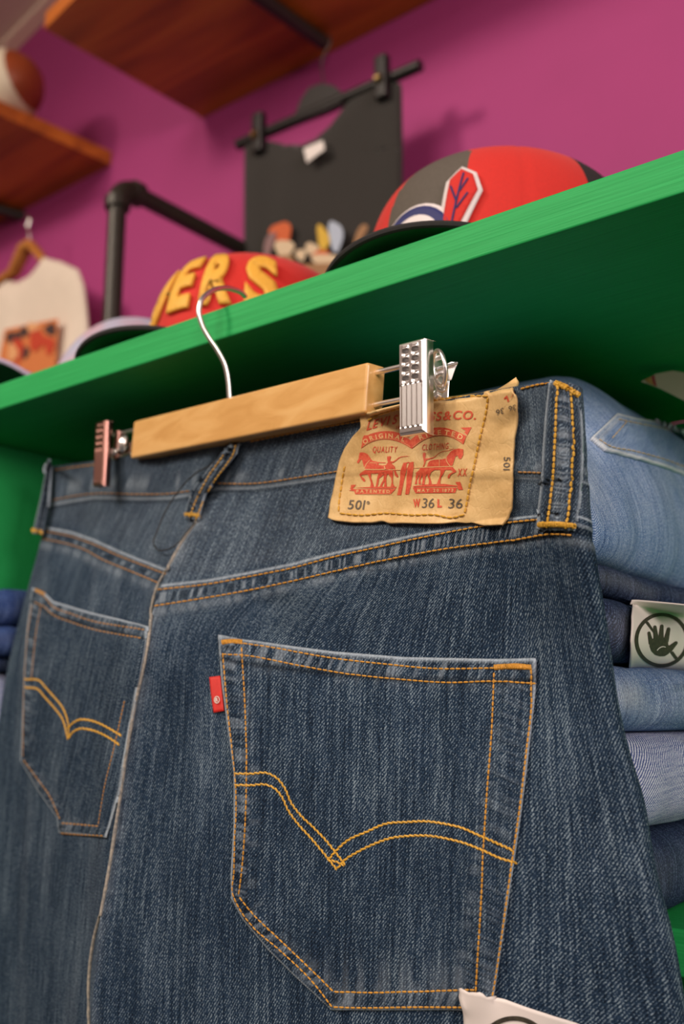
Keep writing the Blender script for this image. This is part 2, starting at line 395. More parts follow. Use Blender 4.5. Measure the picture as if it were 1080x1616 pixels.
# ball on the left board
c = onZ(-18, 150, Zw+.028+.082)
zc = None
dcam = np.dot(onY(60, 205, YW-.14)-CAM, FW)
rb = .068; cB = unp(4, 150, dcam); cB[2] = Zw+.028+rb*.96
tb = empty('ball', cB, 'brown leather ball with a white panel on the left wall shelf', 'ball')
ax = RT*.93-FW*.25+UPV*.25; ax /= np.linalg.norm(ax); s1_ = np.cross(ax, [0, 0, 1.]); s1_ /= np.linalg.norm(s1_); s2_ = np.cross(ax, s1_)
def ball_part(lo, hi, name, mat, grow=0):
    th = np.linspace(lo, hi, 30); ph = np.linspace(0, 2*math.pi, 49)[:-1]
    T, Ph = np.meshgrid(th, ph, indexing='ij'); R_ = rb+grow
    P = cB+(np.cos(T)[..., None]*ax*R_*1.12+(np.sin(T)*np.cos(Ph))[..., None]*s1_*R_*.96+(np.sin(T)*np.sin(Ph))[..., None]*s2_*R_*.96)
    link(name, grid_mesh(name, P, closed_u=True), mat, tb)
simple('brown_leather', srgb(150, 66, 26), .45, noise=.2, scale=80, bump=.3)
ball_part(0.01, .98, 'leather_panel', bpy.data.materials['brown_leather'])
ball_part(.98, 1.75, 'white_panel', simple('white_leather', srgb(215, 200, 175), .5, bump=.3), .0004)
ball_part(1.75, 3.13, 'leather_panel', bpy.data.materials['brown_leather'])

# ================================================================ iron pipe bracket
tp = empty('pipe_stand', onY(187, 600, .9), 'black iron pipe upright with an elbow and arm running to the wall', 'pipe')
E = unp(187, 292, 1.3); dn = np.array([0, 0, -1.]); ey = np.array([0, 1., 0]); rp = .0118
MB().tube([E+dn*.03, np.array([E[0], E[1], .02])], rp, 24).build('upright', M['pipe'], tp, smooth=True)
MB().tube([E+ey*.03, np.array([E[0], YW-.004, E[2]])], rp, 24).build('arm', M['pipe'], tp, smooth=True)
arc = [E+dn*.028+0*ey]+[E+dn*.028*(1-math.sin(a_))+ey*.028*(1-math.cos(a_)) for a_ in np.linspace(0.15, 1.42, 10)]+[E+ey*.028]
mb = MB().tube(arc, rp*1.22, 24); mb.tube([E+dn*.020, E+dn*.034], rp*1.42, 24); mb.tube([E+ey*.022, E+ey*.036], rp*1.42, 24)
mb.build('elbow', M['pipe'], tp, smooth=True)
MB().tube([np.array([E[0], YW-.008, E[2]]), np.array([E[0], YW-.001, E[2]])], .035, 28).build('wall_flange', M['pipe'], tp, smooth=True)

# ================================================================ shirts
def cloth_sheet(name, outline, Y, mat, parent, thick=.012, amp=.006, seed=1, res=.008):
    """a hanging double layer of cloth cut to a px outline at wall distance Y, with soft folds"""
    pts = [onY(x, y, Y) for x, y in outline]
    bm = bmesh.new(); vs = [bm.verts.new(p) for p in pts]
    for t_ in tessellate_polygon([[Vector((x, y, 0)) for x, y in outline]]): bm.faces.new([vs[i] for i in t_])
    for _ in range(8):
        le = [e for e in bm.edges if e.calc_length() > res*1.6]
        if not le: break
        bmesh.ops.subdivide_edges(bm, edges=le, cuts=1); bmesh.ops.triangulate(bm, faces=bm.faces[:])
    bm.verts.ensure_lookup_table()
    bd = [v for v in bm.verts if v.is_boundary]; bp = np.array([v.co for v in bd])
    for v in bm.verts:
        dist = np.min(np.linalg.norm(bp-np.array(v.co), axis=1)) if not v.is_boundary else 0
        puff = (thick/2)*math.sqrt(min(1, dist/.03))
        fold = (float(n2(np.array(v.co.x*22), np.array(v.co.z*5), seed))-.5)*amp*2*min(1, dist/.03)
        v.co.y -= puff+fold
    bmesh.ops.recalc_face_normals(bm, faces=bm.faces[:])
    me = bpy.data.meshes.new(name); bm.to_mesh(me); bm.free()
    o = link(name, me, mat, parent)
    s = o.modifiers.new('solid', 'SOLIDIFY'); s.thickness = .006; s.offset = 0
    return o
def blobs(name, items, Y, parent, mats):
    """flat printed colour shapes: (cx, cy, rx, ry, angle, material)"""
    k = 0
    for mi_, m_ in enumerate(mats):
        for (cx, cy, rx, ry, an, mm) in items:
            if mm != mi_: continue
            pts = []
            for q in range(22):
                a_ = 2*math.pi*q/22; w_ = 1+.14*math.sin(3*a_+cx); x_ = rx*math.cos(a_)*w_; y_ = ry*math.sin(a_)*w_
                pts.append(onY(cx+x_*math.cos(an)-y_*math.sin(an), cy+x_*math.sin(an)+y_*math.cos(an), Y-.0002*k))
            MB().prism(pts, (0, -.0005, 0)).build(name, m_, parent); k += 1
YS = YW-.10
tk = empty('trouser_hanger', onY(515, 140, YS), 'black plastic hanger with two end clips hanging under the right wall shelf', 'hanger')
bl = onY(376, 229, YS); br = onY(664, 103, YS)
mb = MB().tube([bl, bl+(br-bl)*.3, bl+(br-bl)*.5, br], .0085, 10)
mb.build('bar', M['blackplastic'], tk, smooth=True)
mb = MB(); mb.prism([onY(x, y, YS+.006) for x, y in [(446, 200), (474, 186), (484, 162), (496, 145), (514, 138), (534, 141), (546, 150), (546, 168), (520, 180), (482, 194), (452, 206)]], (0, -.012, 0)); mb.build('yoke', M['blackplastic'], tk)
hk = [onY(x, y, YS) for x, y in [(511, 143), (510, 122), (508, 100), (513, 84), (520, 72), (523, 62), (519, 54)]]
MB().tube(smooth_path(np.array(hk), 24), .0012, 8).build('hook', M['pipe'], tk, smooth=True)
def small_clip(px, py, par):
    p = onY(px, py, YS-.012)
    c_ = MB().box((-.010, -.006, -.030), (.010, .008, .034), 0, np.eye(3), p).build('clip', M['blackplastic'], par, bevel=.003)
    MB().tube([p+np.array([-.004, -.008, -.004]), p+np.array([.004, -.008, -.004])], .006, 12).build('spring', simple('brass_%d' % px, srgb(190, 160, 110), .3, 1), c_, smooth=True)
small_clip(603, 124, tk); small_clip(408, 212, tk)
out = [(389, 222), (403, 214), (425, 226), (452, 232), (478, 232), (500, 222), (524, 200), (545, 172), (556, 156), (586, 132), (612, 124), (634, 136), (636, 240), (634, 420), (628, 560), (389, 560), (388, 420), (388, 300)]
bx = empty('tshirt', onY(510, 300, YS), 'black t-shirt with a colourful cartoon print clipped to the black hanger on the wall', 't-shirt')
cloth_sheet('shirt_body', out, YS+.004, M['black_cotton'], bx, .014, .006, 3)
mb = MB(); mb.prism([onY(x, y, YS-.022) for x, y in [(480, 235), (510, 222), (513, 236), (485, 257)]], (0, -.001, 0)); mb.build('neck_label', M['paper'], bx)
pm = [simple('print_orange', srgb(196, 92, 50), .8), simple('print_cream', srgb(205, 180, 150), .8), simple('print_yellow', srgb(205, 165, 60), .8),
      simple('print_pale_blue', srgb(170, 178, 196), .8), simple('print_tan', srgb(150, 110, 76), .8), simple('print_mauve', srgb(130, 100, 100), .8)]
blobs('print', [(444, 368, 17, 18, 0, 0), (425, 386, 7, 22, .3, 5), (449, 392, 15, 14, 0, 1), (444, 416, 22, 14, 0, 4), (510, 375, 9, 20, -.2, 2), (530, 372, 11, 24, -.1, 3),
                (492, 392, 10, 9, 0, 1), (505, 402, 14, 10, 0, 0), (475, 402, 8, 9, 0, 1), (512, 410, 20, 10, 0, 1), (569, 370, 6, 20, .5, 4), (586, 388, 14, 9, -.5, 5), (500, 430, 60, 16, 0, 4)], YS-.0215, bx, pm)

th_ = empty('coat_hanger', onY(45, 400, YS), 'light wooden coat hanger in the neck of the white t-shirt', 'hanger')
hw = [onY(x, y, YS+.01) for x, y in [(-70, 476), (-10, 452), (22, 430), (40, 392), (48, 386), (56, 394), (72, 414), (120, 436)]]
MB().tube(hw, [.008, .011, .014, .016, .015, .014, .012, .008], 12, flat=.6).build('shoulder_bar', M['hanger_wood'], th_, smooth=True)
hk = [onY(x, y, YS+.01) for x, y in [(47, 390), (47, 370), (44, 356), (47, 347), (42, 340)]]
MB().tube(smooth_path(np.array(hk), 20), .002, 8).build('hook', M['chrome_soft'], th_, smooth=True)
out = [(-90, 500), (-20, 470), (12, 445), (30, 448), (48, 438), (60, 424), (70, 408), (100, 416), (125, 428), (133, 450), (138, 490), (142, 540), (144, 600), (146, 660), (-90, 680)]
bw = empty('tshirt', onY(60, 500, YS), 'off-white t-shirt with an orange picture print hanging on a wooden hanger', 't-shirt')
cloth_sheet('shirt_body', out, YS, M['white_cotton'], bw, .02, .008, 5)
pm = [simple('picture_orange', srgb(208, 120, 66), .8), simple('picture_dark', srgb(66, 44, 42), .8), simple('picture_red', srgb(190, 62, 34), .8), simple('picture_peach', srgb(222, 160, 110), .8)]
mb = MB(); mb.prism([onY(x, y, YS-.027) for x, y in [(8, 520), (92, 503), (88, 590), (-10, 610)]], (0, -.0006, 0)); mb.build('print', pm[0], bw)
blobs('print', [(22, 536, 12, 14, 0, 1), (38, 524, 8, 8, .3, 1), (80, 520, 9, 10, 0, 1), (28, 552, 9, 20, 0, 2), (58, 536, 12, 18, 0, 2), (78, 545, 8, 14, 0, 2), (20, 556, 8, 14, 0, 3), (52, 516, 10, 7, 0, 3), (40, 556, 6, 10, 0, 1)], YS-.0278, bw, pm)

# ================================================================ caps
def cap(name, loc, rot, label, colours, crown, height=.122, visor_cols=None, arch=.022, tilt=-.008, rx=.083, ry=.098, vw=.070, power=2.5, vlen=.072):
    t = empty(name, loc, label, 'cap', None)
    R = np.array([[math.cos(rot), -math.sin(rot), 0], [math.sin(rot), math.cos(rot), 0], [0, 0, 1]])
    L = np.array(loc)
    base = .008
    nth, nh = 180, 60
    def surf(phi, s, grow=0.0):
        """phi from the front (-Y) towards +X, s 0 rim .. 1 top"""
        a = s*math.pi/2; h = np.sin(a)**(2/power*1.0); r = np.cos(a)**(2/power)
        fr = 1+.06*np.cos(phi)*s
        x = (rx+grow)*r*np.sin(phi); y = -(ry+grow)*r*np.cos(phi)*(1+.04*np.cos(phi)); z = base+(height-base+grow)*h*(1+.04*np.cos(phi)*(1-s))
        groove = .0007*np.exp(-((np.mod(phi+math.pi/6+math.pi/6, math.pi/3)-math.pi/6)/.012)**2)
        x = x*(1-groove/rx); y = y*(1-groove/ry)
        return np.stack([x, y, z], -1) @ R.T + L
    ph = np.linspace(-math.pi, math.pi, nth+1)[:-1]; s_ = np.linspace(0, 1, nh)
    S, PH = np.meshgrid(s_, ph, indexing='ij')
    P = surf(PH, S); P = P[:, ::-1]
    me = grid_mesh('crown', P, closed_u=True)
    PHr = PH[:, ::-1]; Sr = S[:, ::-1]
    idx = crown(PHr, Sr)
    pi = idx[:-1, :].reshape(-1)
    o = link('crown', me, colours, t)
    me.polygons.foreach_set('material_index', pi.astype(np.int32))
    sl = o.modifiers.new('solid', 'SOLIDIFY'); sl.thickness = .0018; sl.offset = -1
    top = surf(np.array(0.0), np.array(1.0))
    mb = MB(); mb.tube([top+np.array([0, 0, -.002]), top+np.array([0, 0, .002]), top+np.array([0, 0, .0045])], [.0075, .0072, .003], 16)
    mb.build('button', M['black_cotton'], t, smooth=True)
    # visor
    u = np.linspace(-1, 1, 61); v = np.linspace(0, 1, 26); Vv, Uu = np.meshgrid(v, u, indexing='ij')
    ph0 = 1.18*Uu
    inner = np.stack([(rx+.001)*np.sin(ph0), -(ry+.001)*1.04*np.cos(ph0)], -1)
    ol = np.stack([vw*1.02*np.sign(Uu)*np.abs(np.sin(Uu*math.pi/2))**1.0*1.03, -(ry*.38+(ry*.62+vlen)*np.abs(np.cos(Uu*math.pi/2))**.55)], -1)
    xy = inner*(1-Vv[..., None])+ol*Vv[..., None]
    zz = base+.004+arch*(1-(xy[..., 0]/(vw*1.03))**2)-arch*.55+tilt*Vv-.0*Vv
    zz = np.maximum(zz, .0035)
    Pt = np.stack([xy[..., 0], xy[..., 1], zz], -1)
    Wt = Pt @ R.T+L
    Pb = Pt.copy(); Pb[..., 2] -= .0028; Wb = Pb @ R.T+L
    link('visor', grid_mesh('visor', Wt[:, ::-1]), visor_cols[0], t)
    link('underbrim', grid_mesh('underbrim', Wb), visor_cols[1], t)
    mb = MB(); edge = (Pt[-1]-np.array([0, 0, .0014])) @ R.T+L; mb.tube(edge, .0019, 8); mb.build('visor_edge', visor_cols[2] if len(visor_cols) > 2 else visor_cols[0], t, smooth=True)
    return t, surf
red = simple('red_twill', srgb(205, 34, 24), .8, noise=.08, scale=500, sheen=.1)
gry = simple('charcoal_twill', srgb(92, 84, 76), .85, noise=.15, scale=500)
blk = simple('black_twill', srgb(38, 36, 36), .85, noise=.15, scale=500)
grn = simple('green_underbrim', srgb(8, 96, 52), .8)
def crownA(ph, s):
    d = np.zeros(ph.shape, int)
    wl = -.58+.34*s; wr = .16-.04*s
    d[(ph > wl) & (ph < wr)] = 1
    d[(ph > .98) | (ph < -2.2)] = 2
    return d
CZ = ZT+.0005
capA, sA = cap('baseball_cap', (-.294, .552, CZ), .16, 'red and charcoal cap with a feather badge and black visor, nearest on the green shelf', [red, gry, blk], crownA, .112, (blk, grn), arch=.010, tilt=-.008, rx=.091, power=3.4)
capB, sB = cap('baseball_cap', (-.510, .555, CZ), .10, 'red cap with raised gold lettering in the middle of the green shelf', [red, blk], lambda p, s: np.zeros(p.shape, int), .114, (blk, grn), arch=.010, tilt=-.007, rx=.080, power=2.8)
lav = simple('lavender_cotton', srgb(176, 158, 186), .85, noise=.1, scale=80)
pbl = simple('pale_blue_print', srgb(168, 180, 204), .85, c2=srgb(190, 160, 176), scale=45)
capC, sC = cap('baseball_cap', (-.692, .590, CZ), .0, 'soft pale blue and lavender cap with a curved visor, leftmost on the green shelf', [pbl], lambda p, s: np.zeros(p.shape, int), .128, (lav, simple('teal_underbrim', srgb(14, 42, 44), .8), lav), arch=.05, tilt=.010, rx=.072, power=2.1)
# green shelf fix-up for visor of cap B is seen against the shelf edge

def by_h(surf, p):
    return lambda phi, h, grow=0.0: surf(phi, 2/math.pi*np.arcsin(np.clip(np.asarray(h, float), .0, 1)**(p/2)), grow)
# ---------------- glyphs
_gc = {}
def glyph(ch, bold=.0):
    k = (ch, bold)
    if k in _gc: return _gc[k]
    cu = bpy.data.curves.new('g', 'FONT'); cu.body = ch; cu.size = 1; cu.offset = bold; cu.resolution_u = 4
    ob = bpy.data.objects.new('g', cu); COL.objects.link(ob); bpy.context.view_layer.update()
    dg = bpy.context.evaluated_depsgraph_get(); me = ob.evaluated_get(dg).to_mesh()
    v = np.array([x.co[:2] for x in me.vertices]) if len(me.vertices) else np.zeros((0, 2)); f = [tuple(p.vertices) for p in me.polygons]
    ob.evaluated_get(dg).to_mesh_clear(); bpy.data.objects.remove(ob); bpy.data.curves.remove(cu)
    _gc[k] = (v, f); return _gc[k]
def text_px(text, path, height, bold=.02, gap=.12, shear=0.0, up=None, fill=True, squash=None, flip=1):
    """glyph pieces laid along a px path; returns list of (verts2d, faces)"""
    path = np.asarray(path, float); seg = np.linalg.norm(np.diff(path, axis=0), axis=1); Ltot = seg.sum()
    ws = []
    for ch in text:
        if ch == ' ': ws.append((None, .35)); continue
        v, f = glyph(ch, bold); ws.append(((v, f), v[:, 0].max()-v[:, 0].min()))
    tot = sum(w for _, w in ws)+gap*(len(ws)-1)
    sc = Ltot/tot if fill else height/.7
    out_ = []; x = 0
    for g, w in ws:
        if g is not None:
            mid = (x+w/2)*sc/Ltot; p = lin_path(path, np.array([mid]))[0]
            q = lin_path(path, np.array([max(0, mid-.04), min(1, mid+.04)])); d_ = q[1]-q[0]; d_ /= np.linalg.norm(d_)
            n_ = np.array([d_[1], -d_[0]])*flip if up is None else np.array(up, float)/np.linalg.norm(up)
            v, f = g; vx = (v[:, 0]-(v[:, 0].max()+v[:, 0].min())/2)*sc; vy = v[:, 1]*height/.7
            out_.append((p+np.outer(vx+shear*vy, d_)+np.outer(vy, n_), f))
        x += w+gap
    return out_
# gold lettering on the red cap
gold = simple('gold_embroidery', srgb(236, 178, 66), .6, noise=.12, scale=400)
for (ch, c0, wdt, s0, hh) in (('4', -1.30, .27, .20, .36), ('9', -.97, .27, .22, .36), ('E', -.62, .27, .24, .36), ('R', -.26, .30, .24, .36), ('S', .12, .30, .22, .36)):
    v, f = glyph(ch, .045)
    vx = (v[:, 0]-v[:, 0].min())/(v[:, 0].max()-v[:, 0].min()); vy = v[:, 1]/.72
    bmx = bmesh.new(); vv = [bmx.verts.new((a_, b_, 0)) for a_, b_ in zip(vx, vy)]
    for q in f:
        try: bmx.faces.new([vv[i] for i in q])
        except ValueError: pass
    bmesh.ops.triangulate(bmx, faces=bmx.faces[:])
    for _ in range(4):
        le = [e for e in bmx.edges if e.calc_length() > .15]
        if not le: break
        bmesh.ops.subdivide_edges(bmx, edges=le, cuts=1); bmesh.ops.triangulate(bmx, faces=bmx.faces[:])
    bmx.verts.ensure_lookup_table(); bmx.verts.index_update()
    co = np.array([x.co[:2] for x in bmx.verts]); P = by_h(sB, 2.8)(c0+.45+co[:, 0]*wdt*.95, s0-.20+.34+co[:, 1]*.40, .0022)
    o = MB().add(P, [tuple(x.index for x in fc.verts) for fc in bmx.faces]).build('gold_letter', gold, capB, smooth=True); bmx.free()
    s = o.modifiers.new('s', 'SOLIDIFY'); s.thickness = .003; s.offset = 0
# embroidered badge on the charcoal and red cap: one feather over a plain arched band
def on_cap(poly, surf, mat, parent, name, grow):
    bmx = bmesh.new(); f = bmx.faces.new([bmx.verts.new((x, y, 0)) for x, y in poly]); bmesh.ops.triangulate(bmx, faces=bmx.faces[:])
    for _ in range(5):
        le = [e for e in bmx.edges if e.calc_length() > .04]
        if not le: break
        bmesh.ops.subdivide_edges(bmx, edges=le, cuts=1); bmesh.ops.triangulate(bmx, faces=bmx.faces[:])
    bmx.verts.index_update(); co = np.array([x.co[:2] for x in bmx.verts]); P = surf(co[:, 0], co[:, 1], grow)
    m_ = MB().add(P, [tuple(x.index for x in fc.verts) for fc in bmx.faces]); bmx.free()
    o = m_.build(name, mat, parent, smooth=True); s = o.modifiers.new('s', 'SOLIDIFY'); s.thickness = .0016; s.offset = 0
    return o
navy = simple('navy_embroidery', srgb(40, 44, 100), .7); wht = simple('white_embroidery', srgb(225, 215, 215), .7)
hA = by_h(sA, 3.4); SH = -.31
fe = lambda g: [(.30+SH, .18-g), (.37+g+SH, .20-g), (.53+g+SH, .46), (.50+g*.7+SH, .56+g*.6), (.42+SH, .61+g), (.35-g+SH, .55), (.32-g+SH, .36)]
on_cap(fe(.03), hA, wht, capA, 'badge_border', .0016)
on_cap(fe(0), hA, red, capA, 'badge_feather', .0026)
for (a0, s0, a1, s1) in [(.36, .24, .44, .57), (.40, .36, .47, .44), (.40, .40, .36, .50), (.42, .46, .47, .53)]:
    MB().tube([hA(np.array(a0+(a1-a0)*q+SH), np.array(s0+(s1-s0)*q), .0036) for q in np.linspace(0, 1, 8)], .0006, 6).build('feather_vein', navy, capA, smooth=True)
def archp(r0, r1, cx=-.22, cy=.24, k=.75):
    an = np.linspace(0.0, math.pi, 16)
    return [(cx+r1*math.cos(a_), cy+k*r1*math.sin(a_)) for a_ in an]+[(cx+r0*math.cos(a_), cy+k*r0*math.sin(a_)) for a_ in an[::-1]]
on_cap(archp(.20, .30), hA, wht, capA, 'badge_border', .0016)
on_cap(archp(.16, .27), hA, navy, capA, 'badge_band', .0026)
on_cap(archp(.07, .20), hA, wht, capA, 'badge_band', .0030)

# ================================================================ hanging jeans (back view)
def zh(px):                                     # distance of the hanger's plane along each line of sight
    a = (px-540)/FPX; t = (.023-a)/(.3146+.38*a); return .473*(1+.38*t)
Hc = .012
rows = [  # (px, py, z): left edge, left middle, seam | seam, inner, middle, outer, right edge
    [(84, 736, zh(75)+Hc), (200, 720, zh(200)+Hc), (374, 692, zh(374)+Hc), (374, 692, zh(374)+Hc), (560, 658, zh(560)+Hc), (700, 632, zh(700)+Hc), (820, 609, zh(820)+.010), (884, 603, .392)],
    [(76, 800, .757), (185, 788, .680), (318, 780, .600), (318, 780, .600), (535, 752, .500), (690, 750, .446), (830, 752, .407), (896, 752, .393)],
    [(66, 850, .750), (150, 862, .690), (262, 905, .580), (262, 905, .580), (480, 893, .500), (680, 866, .444), (830, 832, .408), (903, 840, .390)],
    [(36, 960, .730), (112, 965, .655), (236, 985, .535), (236, 985, .535), (400, 1000, .500), (640, 1015, .447), (830, 1020, .412), (934, 1020, .395)],
    [(8, 1080, .715), (88, 1120, .630), (205, 1160, .520), (205, 1160, .520), (390, 1200, .482), (610, 1230, .435), (830, 1240, .402), (984, 1240, .388)],
    [(-20, 1300, .705), (75, 1340, .610), (162, 1420, .510), (162, 1420, .510), (390, 1440, .470), (610, 1470, .425), (830, 1480, .396), (1040, 1480, .382)],
    [(-45, 1600, .700), (52, 1630, .600), (141, 1680, .500), (141, 1680, .500), (390, 1710, .465), (610, 1730, .422), (830, 1740, .396), (1085, 1730, .382)],
    [(-60, 2250, .700), (60, 2300, .600), (170, 2350, .505), (170, 2350, .505), (400, 2380, .468), (620, 2400, .428), (840, 2400, .400), (1100, 2390, .384)]]
R_ = np.array(rows); tr = np.array([0, .085, .20, .33, .55, .80, 1.06, 1.75])
# seams as px polylines
YR1 = [(248, 931), (330, 922), (400, 909), (460, 897), (524, 880), (600, 863), (663, 849), (785, 827), (850, 820), (926, 818)]
YR2 = [(243, 957), (300, 948), (360, 938), (450, 920), (540, 899), (622, 881), (704, 866), (818, 851), (867, 843), (930, 847)]
YL1 = [(68, 838), (110, 846), (143, 857), (185, 876), (220, 890), (262, 906)]
YL2 = [(66, 850), (105, 858), (135, 868), (160, 882), (200, 899), (250, 920)]
SEAM = [(374, 692), (348, 740), (322, 782), (312, 822), (292, 850), (268, 892), (248, 930), (241, 956), (238, 990), (205, 1160), (186, 1290), (168, 1400), (160, 1440), (150, 1480), (143, 1530), (142, 1616), (146, 1700), (165, 2300)]
PR = dict(top=[(346, 1003), (380, 1010), (440, 1018), (527, 1029), (640, 1038), (787, 1041), (848, 1039)],
          right=[(848, 1039), (846, 1090), (836, 1180), (822, 1290), (804, 1410), (790, 1500), (776, 1594)],
          bottom=[(525, 1592), (600, 1593), (700, 1592), (776, 1594)],
          left=[(346, 1003), (352, 1080), (363, 1160), (371, 1220), (371, 1300), (366, 1380), (367, 1418), (385, 1450), (425, 1498), (470, 1542), (525, 1592)])
PL = dict(top=[(53, 928), (72, 936), (86, 950), (147, 968), (190, 978), (236, 990)],
          right=[(236, 990), (226, 1050), (207, 1150), (190, 1250), (170, 1322)],
          bottom=[(96, 1314), (130, 1317), (170, 1322)],
          left=[(53, 928), (45, 980), (40, 1060), (37, 1130), (34, 1200), (60, 1245), (92, 1290), (96, 1314)])
def base_panel(cols, nu, nv, tmax=1.75):
    ctrl = R_[:, cols]; uc = np.linspace(0, 1, len(cols))
    if len(cols) == 5: uc = np.array([0, .28, .56, .83, 1.0])
    tv = np.concatenate([np.linspace(0, 1.06, nv), np.linspace(1.08, tmax, 50)])
    A_ = hermite(tr, ctrl, tv)
    B_ = hermite(uc, np.swapaxes(A_, 0, 1), np.linspace(0, 1, nu)); return np.swapaxes(B_, 0, 1), tv
def arcs(P):
    u = np.concatenate([np.zeros((P.shape[0], 1)), np.cumsum(np.linalg.norm(np.diff(P, axis=1), axis=2), 1)], 1)
    v = np.concatenate([np.zeros((1, P.shape[1])), np.cumsum(np.linalg.norm(np.diff(P, axis=0), axis=2), 0)], 0)
    v = np.broadcast_to(v.mean(1, keepdims=True), v.shape); u = np.broadcast_to(u.mean(0, keepdims=True), u.shape); return u, v
def features(X, Y, left):
    """relief towards the viewer (m), wear 0..1 and kept dye 0..1 at each point of the cloth"""
    lift = np.zeros(X.shape); wear = np.zeros(X.shape); dye = np.zeros(X.shape)
    l1, l2 = (YL1, YL2) if left else (YR1, YR2)
    l1 = np.array(l1, float); l2 = np.array(l2, float)
    d1, s1, a1 = pdist(X, Y, l1); d2, s2, a2 = pdist(X, Y, l2)
    band = (s1 > -5) & (s2 < 3)
    inside = sstep(-7, -3, s1)*(1-sstep(1, 6, s2))*(d1 < 60)
    pk = n1((a1+s1*.35)/3.6, 3); pk2 = n1(a1/5.0, 4)
    lift += inside*(.0011+.0010*(pk-.5)); mid = inside*sstep(3, 6, d1)*sstep(3, 6, d2)
    wear += mid*.42*sstep(.4, .9, pk); dye += mid*.55*sstep(.55, .2, pk)
    wear += .85*np.exp(-((s1+6)/1.8)**2)*(d1 < 30)
    wear += .30*np.exp(-((s2-9)/7)**2)*(d2 < 40)*n1(a2/6, 8)
    # waistband lower seam
    wl = np.array([(74, 797), (110, 790), (150, 784), (220, 786), (270, 785), (318, 776)] if left else [(318, 776), (343, 770), (402, 769), (470, 760), (534, 750), (620, 748), (720, 750), (818, 753), (860, 754), (935, 758)], float)
    d, s, a = pdist(X, Y, wl)
    wear += .6*np.exp(-((s-1)/2.0)**2)*(d < 30); dye += .5*np.exp(-((s-6)/3.0)**2)*(d < 30)
    up = sstep(2, -2, s)*(d < 200)
    lift += up*.0012
    if left: wear += .30*np.exp(-((s+22)/12)**2)*sstep(.45, .8, n1(a/9+s/26, 11)); lift += .0009*np.exp(-((s+20)/12)**2)*(n1(a/9+s/26, 11)-.5)
    else: wear += .25*np.exp(-((s+16)/9)**2)*sstep(.45, .8, n1(a/8+s/20, 12)); lift += .0006*np.exp(-((s+16)/10)**2)*(n1(a/8+s/20, 12)-.5)
    yk, sk, ak = pdist(X, Y, l1); wear += .10*sstep(0, -25, sk)*(.6+.4*n2(X/30, Y/20, 99))*(yk < 300)
    lift += .0022*(n2(X/70+Y/50, Y/30-X/200, 92)-.5)*sstep(0, -30, sk)*(yk < 300)
    # centre seam edge
    if not left:
        d, s, a = pdist(X, Y, SEAM); wear += .85*np.exp(-(d/1.6)**2)*(Y > 800); lift += .0012*np.exp(-(d/9)**2)*(Y > 800)
        wear += .25*np.exp(-(d/12)**2)*n1(a/14, 31)*(Y > 800)
        # soft folds: fan from the yoke, slack under the clip, hollow beside the pocket
        lift += .0050*(n2(X/95+Y/260, Y/420, 5)-.5)+.0024*(n2(X/38, Y/170, 6)-.5)
        lift += .0035*np.exp(-(((X-300)/34)**2))*sstep(900, 1000, Y)*(1-sstep(1350, 1600, Y))*.5
        lift -= .0080*np.exp(-(((X-430-(Y-950)*-.25)/45)**2))*sstep(925, 960, Y)*(1-sstep(985, 1040, Y))
        lift += .0015*(n2((X+Y*.6)/60, (Y-X*.5)/200, 16)-.5)*(Y < 900)
    else:
        lift += .0070*(n2(X/30+Y/300, Y/420, 7)-.5)+.0020*(n2(X/14, Y/120, 8)-.5)
        lift += .0035*(n2((X+Y*.8)/34, (Y-X*.4)/120, 18)-.5)*(Y < 900)
        g = sstep(.55, .9, n2(X/13+Y/200, Y/230, 9)); wear += .05*g*(Y > 850)
    return lift, np.clip(wear, 0, 1), np.clip(dye, 0, 1)
J = empty('jeans', unp(540, 1700, .45)-np.array([0, 0, .02]), 'dark blue jeans with a tan waist patch, hanging from the wooden clip hanger', 'jeans')
DM = M['denim']
surf_px = {}
bvh_parts = []
def add_bvh(P, step=1):
    P = P[::step, ::step]; nv, nu = P.shape[:2]; idx = np.arange(nv*nu).reshape(nv, nu)
    q = np.stack([idx[:-1, :-1], idx[1:, :-1], idx[1:, 1:], idx[:-1, 1:]], -1).reshape(-1, 4)
    b_ = BVHTree.FromPolygons([tuple(p) for p in P.reshape(-1, 3).tolist()], q.tolist()); return b_
panels = {}
for nm, cols, left, nu in (('left', [0, 1, 2], True, 260), ('right', [3, 4, 5, 6, 7], False, 640)):
    G, tv = base_panel(cols, nu, 620)
    X, Y, Z = G[..., 0], G[..., 1], G[..., 2]
    W0 = unp(X, Y, Z); u, v = arcs(W0)
    lift, wear, dye = features(X, Y, left)
    edge = sstep(0, 30, np.abs(X-X[:, -1:])) if not left else sstep(0, 8, np.abs(X-X[:, :1]))
    Zd = Z-lift*(.25+.75*edge)
    if left: Zd = Zd+.006*sstep(26, 0, np.abs(X-X[:, -1:]))     # tucked under the ridge of the seam
    Pw = unp(X, Y, Zd)
    panels[nm] = (Pw, np.stack([u+(0 if not left else .7), -v], -1), wear, dye)
    bvh_parts.append(add_bvh(Pw, 2))
